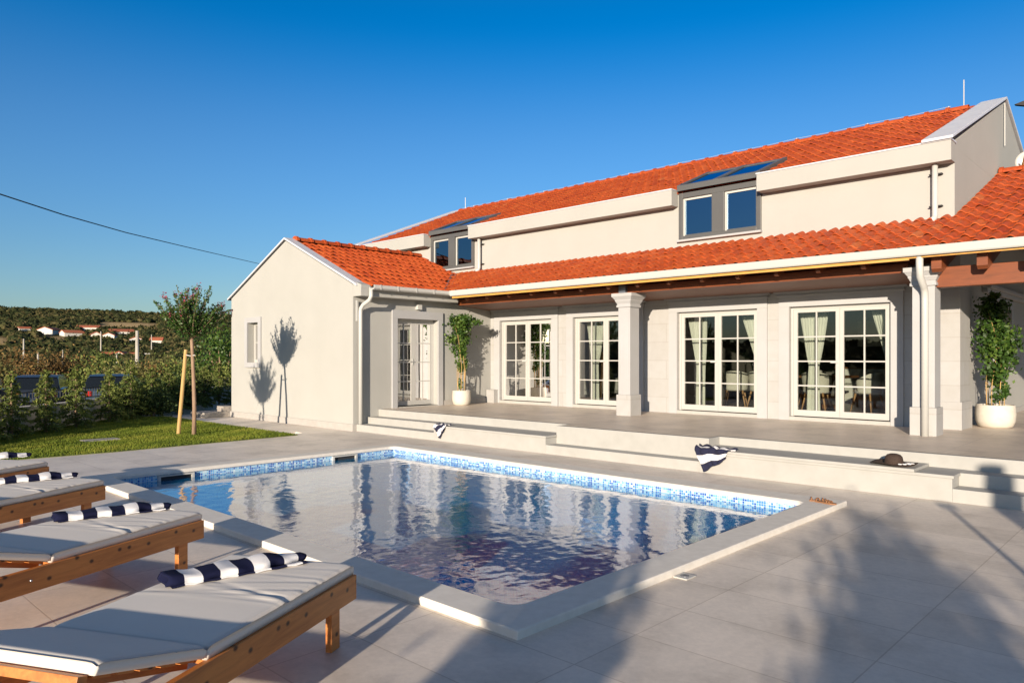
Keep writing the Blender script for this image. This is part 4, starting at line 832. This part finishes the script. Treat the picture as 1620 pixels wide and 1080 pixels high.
# ---------------------------------------------------------------- poles, cable, far houses
PO = [(-63.6, 22.29, 3.92, .17, 'tall pale concrete pole beyond the parked cars'), (-175.8, 39.7, 5.6, .18, 'pole on the slope above the left conifer, alone at the left'), (-127.4, 30.6, 2.5, .16, 'short pole right of the lone left pole, low on the slope'), (-147.4, 39.2, 3.1, .12, 'thin pole low on the slope between the brown bushes'),
      (-328.7, 101.2, 12.5, .28, 'far pole standing between the white hillside houses'), (-151.2, 49.3, 2.6, .14, 'thin pole in front of the orange roofed houses'), (-334.6, 123.2, 11.8, .25, 'far pole near the rightmost red roofed house')]
for x, y, zt, r_, lab in PO:
    zb = float(hz(np.array(x), np.array(y))); o = MB().tube([(x, y, zb - .3), (x, y, zt)], [r_ * 1.2, r_ * .75], 8).build('utility_pole', 'concrete', smooth=True); tag(o, lab, 'pole', 'utility poles on the slope')
HO = [(-492.7, 124.5, 17.2, 12.5, 4.2, 'white house with a red roof, leftmost large one on the hillside'), (-477.9, 131.8, 18.0, 10.5, 3.4, 'white house second from the left on the hillside'), (-520.5, 153.3, 22.4, 13, 3.2, 'highest and farthest red roofed house on the hillside'), (-462.4, 139.6, 16.0, 7, 3.6, 'small white gabled house below the highest house'),
      (-450.9, 143.6, 15.0, 9, 3.8, 'white house just right of the far pole'), (-484.0, 160.4, 19.6, 13, 3.4, 'long white house below the bare field'), (-424.5, 148.1, 14.2, 9, 3, 'low white house right of the long one'), (-411, 154.1, 13.0, 6, 3.6, 'rightmost house on the hillside, mostly red roof'), (-515.5, 116.7, 20.8, 6, 2.2, 'tiny grey house at the left of the hillside'),
      (-316, 99.4, 1.7, 6.5, 3.0, 'orange roofed house low in the valley, left of the others'), (-306.3, 101.9, 1.5, 8, 3.4, 'white walled house with a bright orange roof low in the valley'), (-319.3, 110.2, 3.0, 5.5, 2.8, 'tan house behind the concrete pole low in the valley'), (-304.8, 110.2, 2.0, 4.5, 2.8, 'small plain pale house at the right of the valley group')]
for i, (x, y, z, wd_, ht, lab) in enumerate(HO):
    z = float(hz(np.array(x), np.array(y))) + .2; ht *= .85
    r = empty('hillside_house', (x, y, z), lab, 'house', 'houses on the far hillside'); ang = R([140, 95, 60, 168, 150, 80, 160, 60, 90, 65, 145, 80, 75][i]); ca, sa = math.cos(ang), math.sin(ang)
    xf = lambda a, b, c: (x + a * ca - b * sa, y + a * sa + b * ca, z + c); a, b = wd_ * .5, wd_ * .34; hw = ht * .55
    MB(xf).box(-a, -b, -3, a, b, hw).extr([(-b, hw), (b, hw), (0, ht * .97)], 0, -a + .02, a - .02).build('wall', 'house_white', r)
    if i != 12: MB(xf).extr([(-b - .4, hw - .15), (0, ht), (b + .4, hw - .15), (b + .4, hw + .1), (0, ht + .3), (-b - .4, hw + .1)], 0, -a - .3, a + .3).build('roof', 'house_roof', r)
    for k in (-.5, .1, .6):
        MB(xf).box(a * k, b, .9, a * k + .9, b + .06, 2.0).build('window', 'car_glass', r)
q_ = 1.75; cb = [(q_ * x, q_ * y, 1.7 + q_ * (z - 1.7)) for x, y, z in ((-22, -9, 5.2), (-18.4, -2.0, 4.75), (-15.54, 3.15, 4.60), (-18.13, 4.83, 4.82), (-21.41, 7.23, 5.11), (-26.21, 10.94, 5.60), (-35.8, 18.4, 6.6), (-60, 36, 9.3))]
o = MB().tube(cb, .022, 6).build('overhead_cable', 'rubber', smooth=True); tag(o, 'single black overhead cable sagging across the sky at the left', 'cable')
SLm = empty('street_lamp', (-7.4, 48.0, -.5), 'dark street lamp whose tip shows at the right edge of the sky', 'street lamp')
MB().tube([(-7.0, 48.2, -.5), (-7.0, 48.2, 15.2)], .08, 8).build('pole', 'dark_metal', SLm, smooth=True)
MB().extr([(-7.75, 15.55), (-6.9, 15.75), (-6.9, 15.25)], 1, 48.0, 48.35).build('lamp_head', 'dark_metal', SLm)
ds = empty('satellite_dish', (-2.75, 18.0, 5.5), 'white satellite dish with an orange arm on the patio roof ridge', 'dish')
MB().tube([(-2.75, 18.0, 5.45), (-2.75, 18.0, 5.75)], .02, 8).build('mast', 'zinc', ds)
MB(lambda a, b, c: (-2.68 + a, 17.95 + c, 5.68 + b)).lathe([(.001, .05), (.08, .04), (.15, .02), (.2, -.02), (.2, -.03), (.15, .01), (.001, .04)], (0, 0, 0), 24).build('dish', 'white_metal', ds, smooth=True)
MB().tube([(-2.75, 17.9, 5.6), (-2.66, 17.6, 5.72)], .018, 6).build('feed_arm', 'fascia_wood', ds)

# stone steps at the wing's far corner
o = MB().box(-21.5, 9.0, 0, -20.55, 9.8, .14).box(-21.0, 9.55, .14, -20.6, 9.85, .30).build('corner_step', 'rock', bevel=.01); tag(o, 'rough stone step at the far left corner of the house', 'step')

# ---------------------------------------------------------------- loungers
def stripe(name, axis, period, ph=0.0):
    m, t, b = base(name); tc = t.nodes.new('ShaderNodeTexCoord'); sp = t.nodes.new('ShaderNodeSeparateXYZ'); t.links.new(tc.outputs['Object'], sp.inputs[0])
    a = N(t, 'ShaderNodeMath', operation='MULTIPLY_ADD'); t.links.new(sp.outputs[axis], a.inputs[0]); a.inputs[1].default_value = 1 / period; a.inputs[2].default_value = 50 + ph
    f = N(t, 'ShaderNodeMath', operation='FRACT'); t.links.new(a.outputs[0], f.inputs[0]); g = N(t, 'ShaderNodeMath', operation='GREATER_THAN'); t.links.new(f.outputs[0], g.inputs[0]); g.inputs[1].default_value = .5
    t.links.new(mix(t, (.010, .012, .038), (.74, .73, .73), g.outputs[0]), b.inputs['Base Color']); b.inputs['Roughness'].default_value = .95; b.inputs['Specular IOR Level'].default_value = .1
    bump(t, b, noise(t, coords(t), 160, 4, .7), .5, .004)
stripe('towel_stripe', 0, .19, .06); stripe('drape_stripe', 1, .17, .25)
LW = .86; LF = 1.31; LB = .60; TILT = R(16)
def cushion_mesh(L0, L1, thick, wr, seed):
    # upholstered pad with softened edges and shallow creases across its width
    nx_, ny_ = 64, 34; rs = np.random.RandomState(seed); xs = np.linspace(0, 1, nx_); ys = np.linspace(0, 1, ny_); V = []; 
    cr = [(rs.uniform(.08, .8), rs.uniform(-.22, .22), rs.uniform(.25, 1)) for _ in range(9)]
    def zt(u, v):
        e = min(u, 1 - u) * (L1 - L0); g = min(v, 1 - v) * LW; z = thick - .012 * math.exp(-e / .012) - .012 * math.exp(-g / .012) + .006 * math.sin(math.pi * u) * math.sin(math.pi * v)
        for c, k, a in cr: z -= wr * a * math.exp(-((u - c - k * (v - .5)) / .012) ** 2) * (.25 + .75 * v) ; z += wr * .7 * a * math.exp(-((u - c - .022 - k * (v - .5)) / .015) ** 2) * (.25 + .75 * v)
        return z
    for i, u in enumerate(xs):
        for j, v in enumerate(ys): V.append((L0 + (L1 - L0) * u, (v - .5) * LW, zt(u, v)))
    F = [(i * ny_ + j, (i + 1) * ny_ + j, (i + 1) * ny_ + j + 1, i * ny_ + j + 1) for i in range(nx_ - 1) for j in range(ny_ - 1)]
    ring = [i * ny_ for i in range(nx_)] + [(nx_ - 1) * ny_ + j for j in range(1, ny_)] + [i * ny_ + ny_ - 1 for i in range(nx_ - 2, -1, -1)] + [j for j in range(ny_ - 2, 0, -1)]
    b0 = len(V); V += [(V[k][0] * .0 + V[k][0], V[k][1], thick * .5) for k in ring]; b1 = len(V); V += [(V[k][0], V[k][1] * .992, 0) for k in ring]; m = len(ring)
    # outward bulge of the side
    for q in range(m):
        x, y, z = V[b0 + q]; V[b0 + q] = (x + (.006 if q < 0 else 0), y * 1.008, z)
    F += [(ring[q], b0 + q, b0 + (q + 1) % m, ring[(q + 1) % m])[::-1] for q in range(m)] + [(b0 + q, b1 + q, b1 + (q + 1) % m, b0 + (q + 1) % m)[::-1] for q in range(m)] + [tuple(b1 + q for q in range(m))]
    return V, F
def lounger():
    r = empty('sun_lounger', (0, 0, 0), 'x', 'sun lounger', 'wooden sun loungers in a row by the pool'); h = LW / 2; ZT = .392; LT = LF + .72
    for s in (-1, 1):
        MB().box(-.015, s * h - .018, ZT - .145, LT, s * h + .018, ZT).build('side_rail', 'pine_rail', r, bevel=.004)
        y = s * (h - .040)
        MB().box(.12, y - .020, 0, .215, y + .020, ZT - .02).build('leg', 'pine_rail', r, bevel=.003)
        MB().box(LT - .35, y - .020, 0, LT - .255, y + .020, ZT - .02).build('leg', 'pine_rail', r, bevel=.003)
        MB(lambda a, b, c: (a + LF + .14, s * (h + .018) + c * s, b + ZT - .07)).lathe([(.001, .006), (.006, .005), (.008, 0)], (0, 0, 0), 10).build('bolt', 'zinc', r)
    MB().box(.0, -h + .019, ZT - .13, .035, h - .019, ZT - .004).build('end_rail', 'pine_rail', r, bevel=.003)
    MB().box(LT - .04, -h + .019, ZT - .13, LT, h - .019, ZT - .004).build('end_rail', 'pine_rail', r, bevel=.003)
    m = MB()
    for i in range(11): m.box(.06 + i * .115, -h + .02, ZT - .022, .06 + i * .115 + .085, h - .02, ZT - .004)
    m.build('slats', 'pine_rail', r)
    V, F = cushion_mesh(-.01, LF - .008, .068, .006, 3); newmesh('mattress', V, F, 'cushion', r, smooth=True).location = (0, 0, ZT)
    # raised backrest: frame with slats, pad, and a prop
    bk = MB(); 
    for s in (-1, 1): bk.box(0, s * (h - .10) - .02, -.05, LB + .04, s * (h - .10) + .02, -.015)
    for i in range(5): bk.box(.03 + i * .115, -h + .03, -.015, .03 + i * .115 + .085, h - .03, 0)
    bk.box(LB - .0, -h + .03, -.035, LB + .045, h - .03, .0)
    b = bk.build('backrest', 'pine_rail', r, bevel=.002)
    V, F = cushion_mesh(0, LB, .055, .002, 5); p = newmesh('back_cushion', V, F, 'cushion', b, smooth=True); p.location = (0, 0, .001); b.location = (LF + .005, 0, ZT + .012); b.rotation_euler.y = -TILT
    for s in (-1, 1): MB().tube([(LF + .50, s * .30, ZT + .10), (LF + .36, s * .30, ZT - .12)], .014, 6).build('prop', 'pine_rail', r)
    return r
def fixlocal(r):   # parts were built in local space already (root at origin)
    return r
lg = fixlocal(lounger())
def put(o, fr, ang):   # fr: the foot corner on the camera's side; ang: heading of the long axis
    u = Vector((math.cos(ang), math.sin(ang))); yv = Vector((-math.sin(ang), math.cos(ang))); c = Vector(fr) - yv * (LW / 2); o.location = (c.x, c.y, 0); o.rotation_euler.z = ang
LG = [((-3.745, 2.54), -62.4, 'nearest wooden sun lounger, with the towel across its cream cushion'), ((-5.89, 2.55), -66.0, 'second nearest wooden sun lounger, its foot end near the pool corner'), ((-8.22, 2.55), -62.0, 'third wooden sun lounger from the camera, before the left pool corner'), ((-10.14, 2.53), -60.0, 'farthest wooden sun lounger, only its foot end in the picture')]
# the long axis heading is measured from +x; local +y is the side towards the camera
for i, (fr, a, lab) in enumerate(LG):
    o = lg if i == 0 else copy_tree(lg); o['label'] = lab; put(o, fr, R(a))
def rolled(name, mat):
    nx_, m = 40, 22; V = []; L_ = .80
    for i in range(nx_ + 1):
        t = i / nx_; w_ = .098 * (1 - .45 * max(0, t - .72) / .28) * (1 + .05 * math.sin(t * 14)); hh = .031 * (1 - .35 * max(0, t - .78) / .22) * (1 + .10 * math.sin(t * 19 + 1)); off = .014 * math.sin(t * 5)
        for k in range(m):
            a = 2 * math.pi * k / m; e = .75; ca, sa = math.cos(a), math.sin(a); x = L_ * t + .008 * math.sin(3 * a)
            ri = 1 + .16 * math.sin(a * 2 + t * 6.5) + .07 * math.sin(a * 4 - t * 17); V.append((x, off + w_ * math.copysign(abs(ca) ** e, ca) * (1 + .06 * math.sin(t * 31)) + .004 * math.sin(t * 40 + a * 3), max(.001, hh + hh * math.copysign(abs(sa) ** e, sa) * (ri if sa > 0 else 1))))
    F = [(i * m + k, i * m + (k + 1) % m, (i + 1) * m + (k + 1) % m, (i + 1) * m + k) for i in range(nx_) for k in range(m)]
    F += [tuple(nx_ * m + k for k in range(m))]
    b0 = len(V); V += [(V[k][0] + .001, V[k][1] * .72, .031 + (V[k][2] - .031) * .62) for k in range(m)]; b1 = len(V); V += [(.05, v[1], v[2]) for v in V[b0:b0 + m]]
    F += [(k, b0 + k, b0 + (k + 1) % m, (k + 1) % m) for k in range(m)] + [(b0 + k, b1 + k, b1 + (k + 1) % m, b0 + (k + 1) % m) for k in range(m)] + [tuple(b1 + k for k in range(m - 1, -1, -1))]
    # loose under-flap
    f0 = len(V); n2 = 40
    for i in range(n2 + 1):
        t = i / n2
        for k, (yy, zz) in enumerate(((.07, .004), (.115, .004 + .006 * abs(math.sin(t * 21))), (.115, .012 + .006 * abs(math.sin(t * 21))), (.07, .016))): V.append((.02 + (L_ - .04) * t, yy, zz))
    F += [(f0 + i * 4 + k, f0 + i * 4 + (k + 1) % 4, f0 + (i + 1) * 4 + (k + 1) % 4, f0 + (i + 1) * 4 + k) for i in range(n2) for k in range(4)]
    return newmesh(name, V, F, mat, smooth=True)
tw = rolled('rolled_towel', 'towel_stripe')
TZT = .392 + .068
# head-side end and foot-side end of each roll on its cushion
TWL = [((-4.13, 1.58), (-4.03, 2.37), 'rolled navy and white striped towel on the nearest lounger'), ((-6.36, 1.63), (-6.23, 2.44), 'rolled striped towel on the second nearest lounger'), ((-8.66, 1.60), (-8.58, 2.43), 'rolled striped towel on the third lounger, at its left edge'), ((-10.86, 1.70), (-10.78, 2.46), 'rolled striped towel on the farthest lounger')]
for i, (a, b, lab) in enumerate(TWL):
    o = tw if i == 0 else tw.copy()
    if i: C.objects.link(o)
    v = Vector(b) - Vector(a); o.location = (a[0], a[1], TZT + .002); o.rotation_euler.z = math.atan2(v.y, v.x); o.scale = (1, 1, 1) if i == 0 else (1.02, 1, .95)
    # the open flap lies on the camera's side
    o.scale.y = -1.0
    tag(o, lab, 'towel', 'rolled striped towels on the loungers')

# towels draped over the step edges: quad in unfolded cloth coordinates (x, w); w > 0 lies on top, w < 0 hangs
def drape(quad, ztop, yedge, lab, seed, per):
    rs = np.random.RandomState(seed); A, B, Cc, D = [np.array(q, float) for q in quad]; n = 44; V = []; UVx = []
    ph = rs.uniform(0, 6, 6)
    for i in range(n + 1):
        for j in range(n + 1):
            s, t = i / n, j / n; p = (A * (1 - s) + B * s) * (1 - t) + (D * (1 - s) + Cc * s) * t
            p = p + np.array([.012 * math.sin(t * 9 + ph[0]), .010 * math.sin(s * 11 + ph[1])]); wv = .012 * math.sin(s * 9 + t * 4 + ph[2]) + .009 * math.sin(s * 17 - t * 6 + ph[3]) + .006 * math.sin(t * 23 + s * 8 + ph[4]); wv = .016 + abs(wv) * 1.6
            x, w_ = p; rr_ = .025
            if w_ > 0: P = (x, yedge + w_, ztop + wv)
            else: P = (x, yedge - wv - .004, ztop + w_ + .012)
            if abs(w_) < rr_: k = (w_ + rr_) / (2 * rr_); P = (x, yedge + (w_ if w_ > 0 else 0) - (1 - k) * (wv + .004), ztop + (w_ if w_ < 0 else 0) + k * wv + (1 - k) * .012)
            V.append(P)
    F = np.array([(i * (n + 1) + j, (i + 1) * (n + 1) + j, (i + 1) * (n + 1) + j + 1, i * (n + 1) + j + 1) for i in range(n) for j in range(n)])
    st = (np.arange(n * n) // n) / n if False else ((np.arange(n * n) % n) / n); rn = (np.floor(st / per) % 2)
    o = newmesh('draped_towel', V, F, 'drape_cloth', smooth=True, rnd=rn); md = o.modifiers.new('s', 'SOLIDIFY'); md.thickness = .010; md.offset = 1
    return tag(o, lab, 'towel')
m_, t_2, b_2 = base('drape_cloth'); a_ = t_2.nodes.new('ShaderNodeAttribute'); a_.attribute_name = 'rnd'; t_2.links.new(mix(t_2, (.010, .012, .038), (.74, .73, .73), a_.outputs['Fac']), b_2.inputs['Base Color']); b_2.inputs['Roughness'].default_value = .95; bump(t_2, b_2, noise(t_2, coords(t_2), 160, 4, .7), .5, .004)
drape([(-5.64, .28), (-4.92, .10), (-5.08, -.14), (-5.42, -.34)], .350, 9.80, 'navy and white striped towel hanging over the right bench edge of the steps', 4, .2)
drape([(-11.62, .12), (-11.22, .16), (-11.20, -.04), (-11.38, -.27)], .312, 9.82, 'small navy and white striped towel hanging over the left bench of the steps', 9, .22)

# hat and sandals
ht_ = empty('sun_hat', (-2.89, 10.03, .352), 'dark brown wide brimmed straw hat lying on the right step slab', 'hat')
V = []; n = 48; prof = [(.001, .135), (.04, .134), (.075, .122), (.095, .098), (.103, .06), (.105, .02), (.115, .010), (.17, .012), (.23, .020), (.27, .022)]
for r_, z in prof: V += [(-2.89 + r_ * math.cos(2 * math.pi * k / n), 10.03 + r_ * .95 * math.sin(2 * math.pi * k / n), .354 + z + (.014 * math.sin(2 * math.pi * k / n * 3 + 1) * max(0, r_ - .11) / .16)) for k in range(n)]
F = [(i * n + k, i * n + (k + 1) % n, (i + 1) * n + (k + 1) % n, (i + 1) * n + k) for i in range(len(prof) - 1) for k in range(n)]
h_ = newmesh('hat_body', V, F, 'hat', ht_, smooth=True); md = h_.modifiers.new('s', 'SOLIDIFY'); md.thickness = .004
sc_ = MB(); sc_.lathe([(.109, .022), (.110, .05), (.107, .05), (.106, .022)], (-2.89, 10.03, .354), 40, 1, .95); sc_.build('hat_band', 'hat', ht_)
sc_ = MB(); random.seed(3)
for k in range(7): a = -.9 + k * .16; c = (-2.89 + (.17 + .05 * (k % 2)) * math.cos(a), 10.03 + (.16 + .05 * (k % 2)) * math.sin(a), .380 + .006 * (k % 2)); sc_.lathe([(.001, .008), (.012, .007), (.018, 0), (.012, -.006)], c, 8, 1.5, .6)
sc_.build('hat_ribbon', 'towel_white', ht_)
for k, (x, y, a) in enumerate(((-3.22, 8.50, R(20)), (-3.14, 8.44, R(-8)))):
    s_ = empty('sandal', (x, y, .057), ('brown strappy sandal on the pool coping corner, the rear one of the pair', 'brown strappy sandal on the pool coping corner, the front one of the pair')[k], 'sandal', 'pair of sandals on the coping')
    ca, sa = math.cos(a), math.sin(a); xf = lambda p, q, z: (x + p * ca - q * sa, y + p * sa + q * ca, .058 + z)
    MB(xf).extr([(-.12, -.025), (-.05, -.028), (.05, -.04), (.11, -.025), (.125, 0), (.11, .028), (.05, .042), (-.05, .03), (-.12, .025)], 2, 0, .016).build('sole', 'leather', s_, bevel=.003)
    for p, hh in ((.06, .035), (.03, .04), (-.09, .045)): MB(xf).tube([(p, -.04, .01), (p - .01, -.03, hh * .8), (p - .01, 0, hh), (p - .01, .03, hh * .8), (p, .04, .01)], .008, 6).build('strap', 'leather', s_)

# ---------------------------------------------------------------- unseen things placed outside the frame to cast shadows into it
TX, TY = 1.25, 1.81
tp = empty('camera_tripod', (TX, TY, 0), 'tripod standing right of the picture, seen only as a shadow on the deck', 'tripod')  # the camera's tripod, carries no lamp; set aside to aim its shadow
MB().box(TX - .09, TY - .04, 1.56, TX + .09, TY + .04, 1.64).build('head', 'rubber', tp, bevel=.02, seg=3)
MB().tube([(TX, TY, 1.56), (TX, TY, .85)], .025, 10).build('centre_column', 'dark_metal', tp)
for k in range(3): a = R(75 + 120 * k); MB().tube([(TX, TY, 1.08), (TX + .40 * math.cos(a), TY + .40 * math.sin(a), 0)], [.02, .014], 8).build('leg', 'dark_metal', tp)
cp = empty('shadow_post', (2.89, -.35, 0), 'unseen post, shaped as a closed parasol, added for its shadow on the right steps', 'parasol')  # stands in for an unknown post, added only for its shadow
MB().tube([(2.89, -.35, 0), (2.89, -.35, 2.6)], .03, 10).build('pole', 'white_metal', cp); MB().box(2.56, -.68, 0, 3.22, -.02, .08).build('base', 'concrete', cp)
MB().lathe([(.13, 2.62), (.14, 2.4), (.165, 1.8), (.20, 1.2), (.23, .95), (.001, .95)], (2.89, -.35, 0), 14).lathe([(.001, 2.63), (.13, 2.62)], (2.89, -.35, 0), 14).build('canopy', 'cushion', cp, smooth=True)
OFF = [(1.25, -6.0, 2.35, .5, 'narrow unseen shrub added behind the camera for its shade'), (3.75, -6.2, 2.65, .9, 'unseen shrub added for its shade beside the narrow one'), (5.1, -6.0, 2.3, 1.0, 'middle shrub of the row added behind the camera for shade'), (6.5, -6.2, 2.3, 1.1, 'broad shrub of the row added behind the camera for shade'), (8.2, -6.0, 2.35, 1.3, 'last shrub of the row added behind the camera for shade')]  # unseen shrubs, placed and sized to shade the deck at lower right
for i, (x, y, h, rx, lab) in enumerate(OFF): shrub(x, y, 0, h, rx, lab, 300 + i, 'leaf_green', 13000, .14, 'shade shrubs added behind the camera')
OF2 = [(-14.4, -5.0, 1.2, .8, 'low unseen shrub added for shade beyond the loungers'), (-16.2, -4.6, 1.7, .9, 'unseen shrub added for shade near the garden wall'), (-18.0, -4.2, 1.9, 1.0, 'taller unseen shrub added for shade beyond the wall'), (-20.0, -3.6, 2.1, 1.0, 'tallest unseen shrub added for shade beyond the wall'), (-22.2, -3.0, 2.2, 1.0, 'farthest unseen shrub added for shade beyond the wall')]  # unseen shrubs added to shade the left lawn and the conifer bases
for i, (x, y, h, rx, lab) in enumerate(OF2): shrub(x + 1.9, y, -.3, h, rx, lab, 330 + i, 'leaf_green', 5200, .12, 'shade shrubs added left of the camera')
